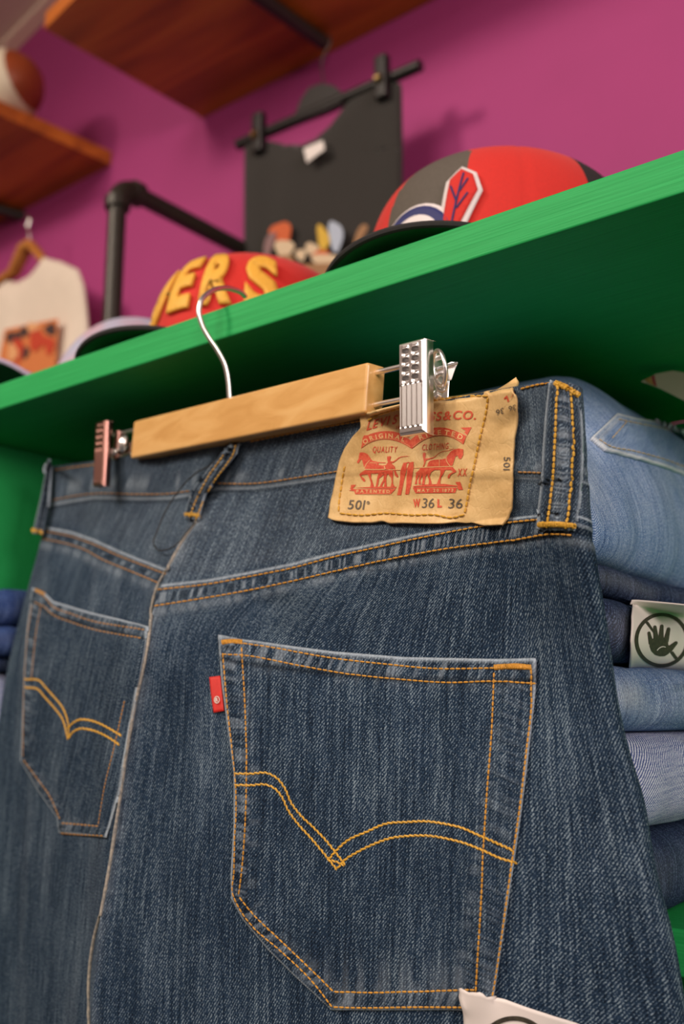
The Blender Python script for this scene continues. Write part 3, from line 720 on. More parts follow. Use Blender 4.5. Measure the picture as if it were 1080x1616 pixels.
# the cloth turns round at both side seams into the front panels behind
def wrap(Pw, UVw, we, dy, side, r=.0055, nfold=10, depth=.03):
    e_ = Pw[:, -1] if side > 0 else Pw[:, 0]; i_ = Pw[:, -14] if side > 0 else Pw[:, 13]
    t_ = e_-i_; t_ /= np.linalg.norm(t_, axis=1)[:, None]
    dirn = e_-CAM; dirn[:, 2] = 0; dirn /= np.linalg.norm(dirn, axis=1)[:, None]
    b_ = dirn-t_*np.sum(dirn*t_, 1)[:, None]; b_ /= np.linalg.norm(b_, axis=1)[:, None]
    cols = []; uvs = []
    u0 = UVw[:, -1] if side > 0 else UVw[:, 0]
    for k in range(1, nfold+1):
        a_ = math.pi*k/nfold; cols.append(e_+r*math.sin(a_)*t_+r*(1-math.cos(a_))*b_); uvs.append(u0+np.array([side*r*a_, 0]))
    for k in range(1, 4): cols.append(cols[nfold-1]-t_*.02*k); uvs.append(uvs[nfold-1]+np.array([side*.02*k, 0]))
    C_ = np.stack(cols, 1); U_ = np.stack(uvs, 1)
    if side > 0: return np.concatenate([Pw, C_], 1), np.concatenate([UVw, U_], 1), np.concatenate([we]+[we[:, -1:]]*C_.shape[1], 1), np.concatenate([dy]+[dy[:, -1:]]*C_.shape[1], 1)
    return np.concatenate([C_[:, ::-1], Pw], 1), np.concatenate([U_[:, ::-1], UVw], 1), np.concatenate([we[:, :1]]*C_.shape[1]+[we], 1), np.concatenate([dy[:, :1]]*C_.shape[1]+[dy], 1)
pl = wrap(*panels['left'], -1); pr = wrap(*panels['right'], 1)
link('left_back_panel', grid_mesh('left_back_panel', pl[0], pl[1], dict(wear=pl[2], dye=pl[3])), DM, J)
link('right_back_panel', grid_mesh('right_back_panel', pr[0], pr[1], dict(wear=pr[2], dye=pr[3])), DM, J)
tagp = [o for o in bpy.data.objects if o.name == 'left_back_panel']
# front of the jeans hanging behind
fl = pl[0][::12, 3]; frr = pr[0][::12, -4]
K = 30; s_ = np.linspace(0, 1, K)[None, :, None]
mid = np.array([-.25, 1.0, 0])*.010
Fp = fl[:, None]*(1-s_)+frr[:, None]*s_+mid*np.sin(s_*math.pi)
link('front_panel', grid_mesh('front_panel', Fp, np.stack(arcs(Fp), -1), {}), DM, J)
ADD = []
def cast(x, y, trees=None, off=0.0):
    d = Vector(ray(x, y)); best = None
    for b_ in (trees or bvh_parts):
        h = b_.ray_cast(Vector(CAM), d)
        if h[0] is not None and (best is None or h[3] < best[3]): best = h
    return best
def put(x, y, off, trees=None, x0=560):
    """the cloth point seen at photo position (x, y), lifted off the cloth by off"""
    for k in range(40):
        xx = x+(x0-x)*k*.02; h = cast(xx, y, trees)
        if h is not None: break
    if h is None: return unp(x, y, .45)
    p = np.array(h[0]); z = np.dot(p-CAM, FW)
    n = np.array(h[1]); dv = (p-CAM)/np.linalg.norm(p-CAM)
    if np.dot(n, dv) > 0: n = -n
    if k: return unp(x, y, z-off)
    return p+off*(.5*n-.5*dv)*(1.0)
def coons(top, bottom, left, right, nu, nv):
    u = np.linspace(0, 1, nu); v = np.linspace(0, 1, nv)
    T, B_, L, Rr = (np.array(x, float) for x in (top, bottom, left, right))
    tp_ = lin_path(T, u); bt = lin_path(B_, u); lf = lin_path(L, v); rt = lin_path(Rr, v)
    Vv, Uu = np.meshgrid(v, u, indexing='ij'); Uu = Uu[..., None]; Vv = Vv[..., None]
    return (1-Vv)*tp_[None]+Vv*bt[None]+(1-Uu)*lf[:, None]+Uu*rt[:, None]-((1-Uu)*(1-Vv)*tp_[0]+Uu*(1-Vv)*tp_[-1]+(1-Uu)*Vv*bt[0]+Uu*Vv*bt[-1])
def project_grid(Q, offs, trees=None):
    P = np.zeros(Q.shape[:2]+(3,))
    for i in range(Q.shape[0]):
        for j in range(Q.shape[1]): P[i, j] = put(Q[i, j, 0], Q[i, j, 1], offs[i, j], trees)
    return P
def thick_sheet(name, P, mat, parent, thick, UV=None, attrs=None):
    o = link(name, grid_mesh(name, P, UV, attrs), mat, parent)
    return o
def skirt(P, off_dir):
    """adds a turned-down rim so that the sheet reads as cloth of some thickness"""
    top = P[:1]+off_dir; bot = P[-1:]+off_dir
    Q = np.concatenate([top, P, bot], 0); l_ = Q[:, :1]+off_dir*0; 
    return Q
PB = list(bvh_parts)                                  # what stitches lie on, front-most first
def pocket(nm, D, stitch, arcs_px, parent, nu, nv, left=False):
    po = None
    Q = coons(D['top'], D['bottom'], D['left'], D['right'], nu, nv)
    bnd = {k: pdist(Q[..., 0], Q[..., 1], D[k]) for k in ('top', 'bottom', 'left', 'right')}
    de = np.minimum.reduce([bnd[k][0] for k in bnd])
    offs = .0013*sstep(-1, 4, de)+.0002
    wear = np.zeros(de.shape); dye = np.zeros(de.shape); w_ = 15 if left else 27; sc_ = .6 if left else 1
    for k in ('top', 'bottom', 'left', 'right'):
        d, s, a = bnd[k]; wk = w_*(1.15 if k == 'top' else .9 if k == 'left' else 1.75 if k == 'right' else 1)
        if left and k == 'right': continue
        pk = n1((a+s*.3)/(4.0*sc_), 40+len(k)); ins = (1-sstep(wk-3, wk+3, d))
        m_ = ins*sstep(5*sc_, 9*sc_, d)
        amt = {'top': .34, 'bottom': .25, 'left': .25, 'right': .09}[k]
        wear += m_*amt*sstep(.5, .9, pk); dye += m_*.5*sstep(.5, .1, pk)*(.3 if k == 'right' else 1)
        offs = offs+ins*.0006+m_*.0005*(pk-.5)
        wear += np.exp(-((d-(wk+8*sc_))/(9*sc_))**2)*.12*sstep(.4, .9, n1(a/(8*sc_), 60+len(k)))
        if k == 'top': dye += .7*np.exp(-((d-wk-5*sc_)/(4*sc_))**2); wear += .55*(1-sstep(3*sc_, 8*sc_, d))*(.5+.5*pk)
    wear += 1.0*(1-sstep(1.6, 3.9*sc_+.4, de))
    if not left:
        wear += .12*np.exp(-(((Q[..., 1]-1545)/28)**2))*sstep(.45, .85, n1(Q[..., 0]/11, 77))
        wear += .5*np.exp(-(((Q[..., 0]-352)/14)**2+((Q[..., 1]-1012)/10)**2))
    offs = offs+.0010*(n2(Q[..., 0]/60, Q[..., 1]/150, 21)-.5)*sstep(6, 30, de)+.0004*sstep(10, 60, de)
    P = project_grid(Q, offs)
    u = (Q[..., 0]+(.22 if left else .03)*(Q[..., 1]-1000))*(.00080 if left else .00030); v = (Q[..., 1]-1000)*(.00042 if left else .00031)
    o = link(nm, grid_mesh(nm, P, np.stack([u+.21, -v], -1), dict(wear=np.clip(wear, 0, 1), dye=np.clip(dye, 0, 1))), DM, parent)
    s = o.modifiers.new('solid', 'SOLIDIFY'); s.thickness = .0009; s.offset = 0
    PB.append(add_bvh(P, 1)); return o
pkR = pocket('back_pocket', PR, None, None, J, 250, 290)
pkL = pocket('back_pocket', PL, None, None, J, 110, 190, left=True)
pkR['label'] = 'right back pocket with a red ribbon tab'; pkL['label'] = 'left back pocket, blurred further away'

def stitches(name, lines, mat, parent, step=9.0, rad=.00042, trees=None, off=.0006, gap=.16, zig=0.0, tilt=0.0):
    mb = MB()
    for ln in lines:
        ln = np.array(ln, float); L = np.linalg.norm(np.diff(ln, axis=0), axis=1).sum(); n = max(1, int(round(L/step)))
        P = smooth_path(ln, n*4+1)
        for k in range(n):
            seg = P[k*4:k*4+5].copy(); d_ = seg[-1]-seg[0]; L_ = np.linalg.norm(d_)+1e-9; d_ /= L_; nn = np.array([-d_[1], d_[0]])
            c_ = seg[2]; pts = []
            for q, f_ in enumerate((-.5, -.3, 0, .3, .5)):
                w2 = c_+d_*f_*L_*(1-gap)+nn*(tilt*f_*2+zig*(1 if k % 2 else -1)*.5)
                pts.append(put(w2[0], w2[1], off+(-.0003 if q in (0, 4) else .0), trees or PB))
            mb.tube(pts, [rad*.5, rad*.95, rad, rad*.95, rad*.5], 6)
    return mb.build(name, mat, parent, smooth=True)
def bartack(name, p, q, width, mat, parent, trees=None, n=16, off=.0008, rad=.0004):
    mb = MB(); p = np.array(p, float); q = np.array(q, float); d_ = q-p; L_ = np.linalg.norm(d_); d_ /= L_; nn = np.array([-d_[1], d_[0]])
    for k in range(n):
        c_ = p+d_*L_*(k+.5)/n; bow = -math.sin(math.pi*(k+.5)/n)*width*.25
        pts = [put(*(c_+nn*(f_*width+bow)+d_*f_*1.2), off+(0.0002 if abs(f_) < .4 else -.0003), trees or PB) for f_ in (-.5, -.25, 0, .25, .5)]
        mb.tube(pts, rad, 6)
    return mb.build(name, mat, parent, smooth=True)
c7 = lambda L: [(320+x/1.9286, 960+y/1.9286) for x, y in L]
c6 = lambda L: [(x/2.378, 660+y/2.378) for x, y in L]
T_, TY = M['thread'], M['thread_y']
stitches('pocket_stitching', [
    c7([(122, 107), (200, 118), (400, 152), (560, 170), (700, 183), (890, 182)]), c7([(58, 140), (120, 143), (300, 175), (450, 200), (600, 216), (750, 226), (885, 222), (1018, 229)]),
    c7([(62, 135), (75, 290), (90, 420), (100, 510), (103, 600), (98, 720), (96, 800), (94, 872), (112, 912), (160, 975), (230, 1035), (330, 1130), (396, 1214)]),
    c7([(398, 1213), (500, 1215), (640, 1213), (790, 1214), (880, 1218)]),
    c7([(119, 118), (130, 300), (133, 400), (134, 500), (131, 640), (124, 750), (116, 830), (110, 872)]), c7([(112, 878), (150, 925), (210, 985), (300, 1070), (398, 1166)]), c7([(400, 1167), (520, 1170), (650, 1166), (790, 1161), (830, 1160)]),
    c7([(1001, 185), (1000, 300), (985, 430), (965, 600), (945, 740), (925, 880), (905, 1020), (882, 1170), (874, 1215)]), c7([(888, 195), (880, 380), (866, 560), (857, 700), (848, 900), (838, 1060), (830, 1200)])],
    T_, pkR, step=9)
stitches('arc_stitching', [
    c7([(97, 503), (150, 503), (195, 501), (225, 515), (250, 545), (270, 590), (300, 630), (340, 668), (380, 710), (410, 748), (436, 780)]),
    c7([(98, 538), (150, 538), (190, 536), (220, 548), (240, 570), (262, 615), (295, 660), (330, 698), (370, 745), (410, 795)]),
    c7([(384, 765), (410, 735), (440, 708), (500, 680), (560, 655), (620, 650), (680, 648), (740, 656), (790, 668), (840, 690), (890, 712), (945, 737)]),
    c7([(410, 793), (435, 765), (470, 743), (520, 718), (570, 700), (630, 692), (690, 692), (750, 702), (800, 715), (850, 735), (905, 760), (958, 775)]),
    c7([(380, 765), (405, 770), (432, 782)])], TY, pkR, step=8, rad=.0005, gap=-.1, tilt=1.2)
mbk = bartack('bar_tack', *c7([(888, 180), (1003, 180)]), 7, T_, pkR, n=24)
bartack('bar_tack', *c7([(58, 104), (122, 104)]), 6, T_, pkR, n=14)
stitches('pocket_stitching', [c6([(135, 650), (170, 672), (200, 707), (270, 735), (350, 762), (450, 780), (545, 795)]), c6([(130, 690), (165, 706), (200, 737), (270, 766), (350, 792), (450, 812), (532, 826)]),
    c6([(122, 700), (108, 790), (100, 880), (93, 1000), (90, 1140), (88, 1270)]), c6([(90, 1282), (140, 1350), (190, 1420), (228, 1505)]), c6([(156, 700), (138, 800), (127, 900), (120, 975)]),
    c6([(232, 1520), (300, 1525), (372, 1532)]), c6([(230, 1556), (310, 1562), (390, 1566)]), c6([(470, 1060), (452, 1140), (430, 1240), (398, 1370), (372, 1525)])], M['thread_rust'], pkL, step=6.2, rad=.0005)
stitches('arc_stitching', [c6([(95, 980), (150, 985), (175, 1012), (205, 1045), (235, 1082), (255, 1130), (262, 1195)]), c6([(95, 1010), (145, 1018), (170, 1046), (205, 1085), (235, 1125), (258, 1205)]),
    c6([(256, 1165), (275, 1145), (300, 1132), (335, 1133), (370, 1143), (410, 1163), (458, 1192)]), c6([(258, 1205), (275, 1180), (300, 1166), (335, 1168), (370, 1178), (410, 1198), (450, 1226)])], TY, pkL, step=6, rad=.0007, gap=-.1, tilt=.8)
bartack('bar_tack', *c6([(132, 645), (170, 662)]), 4, T_, pkL, n=8)
# yoke, waistband and centre seams
stitches('seam_stitching', [YR1, YR2], T_, J, step=9)
stitches('seam_stitching', [YL1, YL2], M['thread_rust'], J, step=6.5, rad=.0005)
stitches('seam_stitching', [[(343, 763), (402, 763), (470, 754), (534, 744)]], M['thread_rust'], J, step=8)
stitches('seam_stitching', [[(818, 745), (855, 746)]], M['thread_rust'], J, step=8)
stitches('seam_stitching', [[(78, 791), (110, 784), (150, 779), (220, 780), (270, 779), (300, 775)]], M['thread_rust'], J, step=8)
stitches('seam_stitching', [[(822, 614), (845, 608), (868, 604)]], T_, J, step=8)
stitches('seam_stitching', [[(585, 662), (520, 673), (460, 684), (395, 697)]], T_, J, step=8)
stitches('seam_stitching', [[(86, 742), (120, 737), (152, 733)]], T_, J, step=8)

# worn ridge of the centre back seam
sp = smooth_path(np.array([p for p in SEAM if 800 < p[1] < 2000], float), 260)
MB().tube([put(x-.5, y, .0007) for x, y in sp], [.0007+.00025*float(n1(np.array(k*.4), 6)) for k in range(260)], 8).build('seam_ridge', simple('frayed_cream_cotton', srgb(172, 162, 148), .9, c2=srgb(110, 112, 112), scale=500), J, smooth=True)
# ---------------- belt loops
def loop(px_left, px_right, height, parent, nu=26, nv=90, tack=5, base=.0012, narrow=False, under=None, name='belt_loop', label=None):
    Q = coons([px_left[0], px_right[0]], [px_left[-1], px_right[-1]], px_left, px_right, nu, nv)
    v = np.linspace(0, 1, nv)[:, None]; u = np.linspace(0, 1, nu)[None]
    offs = base+height*np.sin(np.pi*np.clip(v, 0, 1))**.6*np.ones_like(u)
    offs = offs+.0006*np.abs(np.sin(u*math.pi*3))*0+.0009*np.minimum(1, np.minimum(u, 1-u)*8)
    P = project_grid(Q, offs, list(bvh_parts))
    a = np.broadcast_to(v*100, (nv, nu))
    w = np.clip(.95*(1-sstep(0, .10, np.minimum(u, 1-u)))+.5*np.exp(-((u-.5)/.16)**2)*sstep(.35, .8, n1(a*1.1, 5))+.4*(1-sstep(0, .05, np.minimum(v, 1-v)))+.06, 0, 1)*np.ones((nv, nu))
    dy = .5*np.exp(-((np.abs(u-.5)-.28)/.05)**2)*np.ones((nv, nu))
    uu, vv = arcs(P)
    o = link(name, grid_mesh(name, P, np.stack([uu, -vv], -1), dict(wear=w, dye=dy)), DM, parent)
    s = o.modifiers.new('solid', 'SOLIDIFY'); s.thickness = .0022; s.offset = -1
    if label: o['label'] = label
    b_ = add_bvh(P); PB.append(b_)
    lines = []
    for f_ in (.27, .73):
        lines.append([Q[k, int(f_*(nu-1))] for k in range(1, nv-1, 6)]+[Q[nv-2, int(f_*(nu-1))]])
    return o, lines, Q
LR = [(869, 599), (866, 640), (862, 700), (858, 760), (853, 800), (849, 836)]; RR = [(914, 620), (919, 655), (922, 700), (920, 760), (916, 800), (910, 838)]
oR, ls, QR = loop(LR, RR, .0028, J, label='right belt loop with golden bar tacks')
stitches('loop_stitching', ls, TY, oR, step=9.5, rad=.00055)
bartack('bar_tack', (850, 828), (908, 830), 7, TY, oR, n=26, rad=.00045); bartack('bar_tack', (876, 604), (914, 624), 7, TY, oR, n=22, rad=.00045)
LC = [(357, 704), (342, 724), (325, 747), (307, 783), (300, 800), (293, 820)]; RC = [(380, 698), (378, 716), (364, 737), (345, 760), (330, 785), (315, 823)]
oC, ls, QC = loop(LC, RC, .006, J, label='centre belt loop, twisted to the left')
stitches('loop_stitching', ls, TY, oC, step=7, rad=.00045)
bartack('bar_tack', (292, 812), (318, 815), 5, TY, oC, n=12)
LL = [(75, 729), (70, 755), (63, 790), (57, 815), (51, 842)]; RL = [(81, 730), (79, 760), (77, 790), (74, 820), (70, 845)]
oL, ls, QL = loop(LL, RL, .004, J, nu=8, label='left belt loop seen edge-on')
bartack('bar_tack', (50, 837), (70, 842), 5, TY, oL, n=10, rad=.0006)

# ---------------- red tab
tabq = coons([(332, 1069), (349, 1067)], [(339, 1125), (354, 1122)], [(332, 1069), (335, 1098), (339, 1125)], [(349, 1067), (352, 1095), (355, 1122)], 8, 14)
P = project_grid(tabq, np.full(tabq.shape[:2], .0013), list(bvh_parts))
rt_ = link('red_tab', grid_mesh('red_tab', P), M['redtab'], pkR); s = rt_.modifiers.new('s', 'SOLIDIFY'); s.thickness = .0008; s.offset = 0
tb_ = [add_bvh(P)]
mb = MB(); cc = (343.5, 1104.5)
mb.tube([put(cc[0]+4*math.cos(a_), cc[1]+5.2*math.sin(a_), .0012, tb_) for a_ in np.linspace(0, 2*math.pi, 20)[:-1]], .00022, 5, closed=True)
for v_, f_ in text_px('R', [(341.4, 1107.6), (345.8, 1107.2)], 6.0, bold=.03): mb.add([put(x, y, .0012, tb_) for x, y in v_], f_)
mb.build('registered_mark', M['white'], rt_)

# ================================================================ waist patch with its print
PT = [(574, 657), (604, 648), (650, 637), (689, 628), (735, 622), (771, 618), (786, 614), (802, 604), (815, 595)]
PRt = [(815, 595), (820, 615), (824, 638), (820, 663), (814, 694), (812, 740), (812, 789), (810, 806), (804, 820), (796, 828)]
PBm = [(522, 818), (530, 822), (563, 826), (590, 826), (607, 823), (618, 827), (645, 826), (690, 826), (722, 824), (760, 829), (796, 828)]
PLf = [(574, 657), (576, 676), (562, 688), (548, 708), (540, 728), (534, 750), (530, 775), (525, 792), (522, 818)]
Q = coons(PT, PBm, PLf, PRt, 150, 104)
v = np.linspace(0, 1, 104)[:, None]; u = np.linspace(0, 1, 150)[None]
off = .0030+.0012*(n2(Q[..., 0]/42, Q[..., 1]/26, 51)-.5)+.0005*(n2(Q[..., 0]/16, Q[..., 1]/9, 52)-.5)
off = off+.0060*sstep(.72, 1, u)*sstep(.35, 0, v)+.0022*sstep(.10, 0, u)*sstep(.3, 0, v)+.0012*sstep(.95, 1, v)*(.5+.5*np.sin(u*21))
P = project_grid(Q, off, list(bvh_parts))
# smooth out the cloth's own relief so that the stiff card spans it
for _ in range(6): P[1:-1, 1:-1] = (P[:-2, 1:-1]+P[2:, 1:-1]+P[1:-1, :-2]+P[1:-1, 2:]+2*P[1:-1, 1:-1])/6
for _ in range(8):
    for k in (0, -1): P[k, 1:-1] = (P[k, :-2]+2*P[k, 1:-1]+P[k, 2:])/4; P[1:-1, k] = (P[:-2, k]+2*P[1:-1, k]+P[2:, k])/4
oP = link('waist_patch', grid_mesh('waist_patch', P), M['patch'], J); oP['label'] = 'tan paper patch printed with red horses and lettering'
s = oP.modifiers.new('s', 'SOLIDIFY'); s.thickness = .0011; s.offset = -1
patch_bvh = [add_bvh(P)]; PB.append(patch_bvh[0])
def print_polys(mb, polys, off, step=7):
    for poly in polys:
        bmx = bmesh.new(); vs = [bmx.verts.new((x, y, 0)) for x, y in poly]
        tri = tessellate_polygon([[Vector((x, y, 0)) for x, y in poly]])
        for t_ in tri:
            try: bmx.faces.new([vs[i] for i in t_])
            except ValueError: pass
        for _ in range(5):
            le = [e_ for e_ in bmx.edges if e_.calc_length() > step]
            if not le: break
            bmesh.ops.subdivide_edges(bmx, edges=le, cuts=1); bmesh.ops.triangulate(bmx, faces=bmx.faces[:])
        bmx.verts.index_update()
        mb.add([put(x.co.x, x.co.y, off, patch_bvh) for x in bmx.verts], [tuple(x.index for x in fc.verts) for fc in bmx.faces]); bmx.free()
def print_text(mb, items, off):
    for v_, f_ in items: mb.add([put(x, y, off, patch_bvh) for x, y in v_], f_)
def stroke(pts, w):
    pts = np.array(pts, float); t_ = np.gradient(pts, axis=0); t_ /= np.linalg.norm(t_, axis=1)[:, None]+1e-9; n_ = np.stack([-t_[:, 1], t_[:, 0]], -1)
    w = np.array(w)[:, None] if hasattr(w, '__len__') else w
    return np.concatenate([pts+n_*w/2, (pts-n_*w/2)[::-1]]).tolist()
h1 = lambda L: [(545+x/9.818, 690+y/9.818) for x, y in L]
h2 = lambda L: [(640+x/9.0, 660+y/9.0) for x, y in L]
cr = lambda L: [(500+x/3.1765, 600+y/3.1765) for x, y in L]
red_p = MB()
print_polys(red_p, [
    # left horse: head, neck and body
    h1([(188, 395), (190, 370), (210, 340), (215, 300), (225, 245), (250, 232), (300, 238), (350, 262), (385, 310), (410, 350), (440, 370), (490, 378), (520, 390), (520, 430), (600, 440), (600, 492), (310, 492), (300, 480), (290, 445), (278, 410), (272, 370), (258, 345), (240, 352), (228, 378), (208, 405)]),
    h1([(480, 376), (520, 386), (620, 392), (640, 398), (620, 403), (520, 400)]),
    h1([(590, 436), (650, 430), (700, 450), (700, 500), (600, 500)]),
    h1([(305, 512), (860, 508), (860, 512), (740, 516), (720, 560), (650, 575), (600, 545), (500, 560), (450, 565), (400, 560), (350, 575), (300, 580), (240, 590), (220, 580), (245, 550)]),
    h1([(240, 582), (262, 612), (300, 640), (315, 670), (305, 692), (285, 685), (258, 655), (240, 615), (222, 582)]),
    h1([(350, 570), (405, 562), (402, 620), (425, 690), (445, 745), (440, 770), (390, 772), (398, 735), (400, 700), (375, 630)]),
    h1([(520, 550), (610, 555), (580, 600), (530, 640), (520, 700), (505, 762), (470, 768), (480, 740), (490, 690), (500, 620)]),
    h1([(600, 560), (655, 570), (640, 640), (600, 700), (570, 770), (530, 772), (560, 720), (598, 650)]),
    h1([(615, 600), (640, 600), (640, 690), (650, 765), (605, 770), (612, 700)]),
    h1([(660, 515), (745, 515), (745, 590), (742, 650), (745, 720), (768, 760), (705, 768), (715, 735), (725, 690), (715, 630), (680, 590)]),
    h1([(742, 425), (770, 450), (785, 520), (812, 580), (828, 615), (805, 625), (775, 590), (750, 500), (742, 490)]),
    # teamster
    h1([(652, 330), (655, 300), (690, 292), (715, 298), (708, 325), (700, 350), (708, 372), (740, 378), (790, 350), (830, 315), (880, 298), (960, 292), (1010, 290), (960, 300), (880, 308), (835, 328), (795, 365), (745, 398), (718, 400), (742, 430), (738, 492), (630, 494), (640, 420), (665, 392), (655, 360)]),
    # ground and left ribbon
    h1([(150, 785), (400, 768), (800, 768), (790, 790), (500, 795)]),
    h1([(120, 785), (70, 790), (100, 810), (60, 828), (135, 835), (140, 800)]), h1([(95, 738), (170, 735), (140, 780), (88, 785)]),
    h1([(128, 806), (790, 800), (700, 888), (160, 885)]),
    # trousers between the horses
    h1([(905, 398), (1000, 382), (990, 400), (960, 405), (950, 470), (960, 480), (930, 600), (905, 720), (868, 898), (808, 898), (838, 760), (855, 640), (860, 520)]),
    h1([(1062, 380), (1062, 470), (1045, 600), (1025, 740), (988, 885), (935, 888), (950, 740), (955, 600), (965, 480), (990, 420), (1000, 390)]),
    # right horse
    h2([(825, 440), (825, 520), (805, 560), (790, 580), (765, 575), (750, 545), (740, 530), (715, 545), (695, 600), (680, 650), (668, 676), (640, 678), (600, 640), (585, 590), (590, 548), (620, 510), (650, 470), (700, 440), (760, 430)]),
    h2([(575, 570), (590, 615), (630, 678), (310, 690), (325, 640), (350, 605), (420, 590), (520, 585)]),
    h2([(215, 702), (670, 690), (720, 745), (722, 765), (660, 792), (640, 812), (628, 850), (606, 855), (605, 820), (625, 790), (680, 765), (650, 735), (560, 735), (420, 735), (330, 790), (200, 775), (140, 785), (200, 735)]),
    h2([(500, 735), (570, 735), (545, 785), (510, 840), (500, 900), (500, 935), (450, 935), (465, 895), (485, 850), (500, 790)]),
    h2([(315, 770), (370, 770), (345, 820), (365, 880), (380, 935), (330, 938), (340, 890), (318, 820)]),
    h2([(245, 770), (325, 770), (290, 830), (280, 900), (275, 942), (235, 942), (250, 880), (245, 820)]),
    h2([(190, 750), (245, 760), (240, 810), (215, 880), (225, 940), (190, 935), (190, 880), (205, 820)]),
    h2([(160, 780), (210, 770), (190, 830), (165, 880), (170, 935), (135, 940), (150, 880), (150, 820)]),
    # second teamster
    h2([(250, 500), (270, 486), (292, 495), (290, 540), (280, 570), (330, 572), (400, 555), (440, 530), (430, 548), (400, 570), (330, 590), (300, 598), (285, 640), (265, 690), (250, 690), (268, 640), (262, 590), (250, 545)]),
    # ground and right ribbon
    h2([(110, 965), (300, 940), (560, 932), (640, 945), (745, 958), (730, 970), (120, 978)]),
    h2([(715, 905), (780, 902), (800, 960), (820, 1015), (760, 1018), (738, 985), (745, 955), (725, 930)]),
    h2([(105, 985), (735, 985), (712, 1060), (148, 1066)])], .00028)
# banners
def banner(n, top, bot): 
    t_ = smooth_path(top, n).tolist(); b_ = smooth_path(bot, n).tolist(); return t_+b_[::-1]
print_polys(red_p, [banner(14, cr([(232, 288), (270, 270), (330, 256), (390, 258), (440, 275), (470, 300)]), cr([(224, 342), (265, 315), (320, 298), (380, 300), (440, 322), (478, 344)])),
    banner(14, cr([(470, 300), (520, 262), (580, 240), (640, 238), (700, 256), (752, 280)]), cr([(478, 344), (540, 300), (590, 282), (650, 280), (700, 298), (736, 322)])),
    cr([(232, 290), (240, 276), (266, 276), (240, 300)]), cr([(722, 238), (778, 236), (756, 276), (738, 262), (750, 255)])], .00028)
S = dict(bold=.02)
print_text(red_p, text_px('LEVI', cr([(250, 252), (290, 240), (358, 222)]), 13.5, shear=.18, up=(.12, -1), **S), .00028)
print_text(red_p, text_px('STRAUS', cr([(378, 222), (430, 208), (540, 204), (590, 202)]), 13.5, shear=.18, up=(.1, -1), **S), .00028)
print_text(red_p, text_px('S&CO.', cr([(598, 203), (680, 196), (798, 196)]), 13.5, shear=.14, up=(.05, -1), **S), .00028)
print_text(red_p, text_px('SAN FRANCISCO CAL', cr([(398, 244), (480, 234), (560, 230)]), 4.5, bold=.02, up=(.1, -1)), .00028)
print_text(red_p, text_px('QUALITY', cr([(280, 362), (402, 362)]), 9.5, shear=.14, up=(0, -1), gap=.2, bold=.01), .00028)
print_text(red_p, text_px('CLOTHING', cr([(528, 352), (660, 344)]), 9.5, shear=.14, up=(0, -1), gap=.2, bold=.01), .00028)
print_text(red_p, text_px('XX', cr([(706, 480), (752, 479)]), 11.5, shear=.12, up=(0, -1), **S), .00028)
print_text(red_p, text_px('W', cr([(485, 636), (520, 634)]), 12, up=(0, -1), bold=.05), .00028)
print_text(red_p, text_px('L', cr([(606, 636), (628, 636)]), 12, up=(0, -1), bold=.05), .00028)
# whips and harness traces
print_polys(red_p, [stroke(smooth_path(h2([(430, 545), (470, 505), (520, 478), (620, 458), (690, 430)]), 14), .7), stroke(h2([(110, 712), (215, 702)]), .6)], .00028, step=9)
red_p.build('red_print', M['red_ink'], oP, smooth=True)
red_p = MB()
print_text(red_p, text_px('W', [(814, 615), (808, 627)][::-1], 9, up=(-.5, .85), bold=.04, flip=1), .00028)
print_text(red_p, text_px('L', [(801, 624), (796, 629)], 9, up=(.3, .9), bold=.05), .00028)
red_p.build('red_stamp', M['red_ink'], oP, smooth=True)
tan = MB()
print_text(tan, text_px('ORIGINAL', cr([(240, 322), (280, 300), (330, 289), (390, 290), (440, 308)]), 7, bold=.03, gap=.3), .00042)
print_text(tan, text_px('RIVETED', cr([(520, 300), (570, 278), (640, 272), (690, 282), (728, 300)]), 7.5, bold=.03, gap=.35), .00042)
print_text(tan, text_px('PATENTED', cr([(200, 565), (368, 565)]), 4.6, up=(.05, -1), bold=.03, gap=.3), .00042)
print_text(tan, text_px('MAY 20 1873', cr([(506, 560), (686, 559)]), 4.6, up=(.05, -1), bold=.03, gap=.25), .00042)
print_polys(tan, [stroke(h1([(305, 499), (450, 500), (620, 498)]), 1.2), stroke(h1([(672, 503), (760, 502), (860, 504)]), .8), stroke(h1([(302, 480), (330, 420), (370, 372), (385, 355)]), .9), stroke(h1([(385, 395), (490, 402), (490, 425)]), .7),
    stroke(h2([(150, 703), (400, 692), (680, 683)]), 1.1), stroke(h2([(583, 575), (590, 610), (615, 650), (640, 676)]), 1.0), stroke(h2([(488, 590), (490, 680)]), .7), stroke(h1([(610, 445), (615, 470), (628, 492)]), 1.5),
    stroke(smooth_path(cr([(232, 332), (270, 308), (325, 293), (385, 295), (440, 315), (472, 335)]), 14), .5), stroke(smooth_path(cr([(482, 335), (545, 294), (590, 277), (650, 275), (700, 292), (732, 313)]), 14), .5),
    stroke(cr([(226, 572), (560, 574)][:1]+[(385, 572)]), .5), stroke(h2([(795, 160), (880, 245)]), .8)], .00042, step=8)
tan.build('tan_lettering', M['tan_ink'], oP, smooth=True)
blkp = MB()
print_text(blkp, text_px('501', cr([(156, 646), (238, 648)]), 14.5, shear=.18, up=(0, -1), bold=.012), .00032)
blkp.build('grey_stamp', M['grey_ink'], oP, smooth=True); blkp = MB()
print_text(blkp, text_px('36', cr([(528, 640), (588, 640)]), 15.5, shear=.12, up=(0, -1), bold=.0), .00032)
blkp.build('grey_stamp', M['grey_ink'], oP, smooth=True); blkp = MB()
print_text(blkp, text_px('36', cr([(660, 642), (730, 642)]), 15.5, shear=.12, up=(0, -1), bold=.0), .00032)
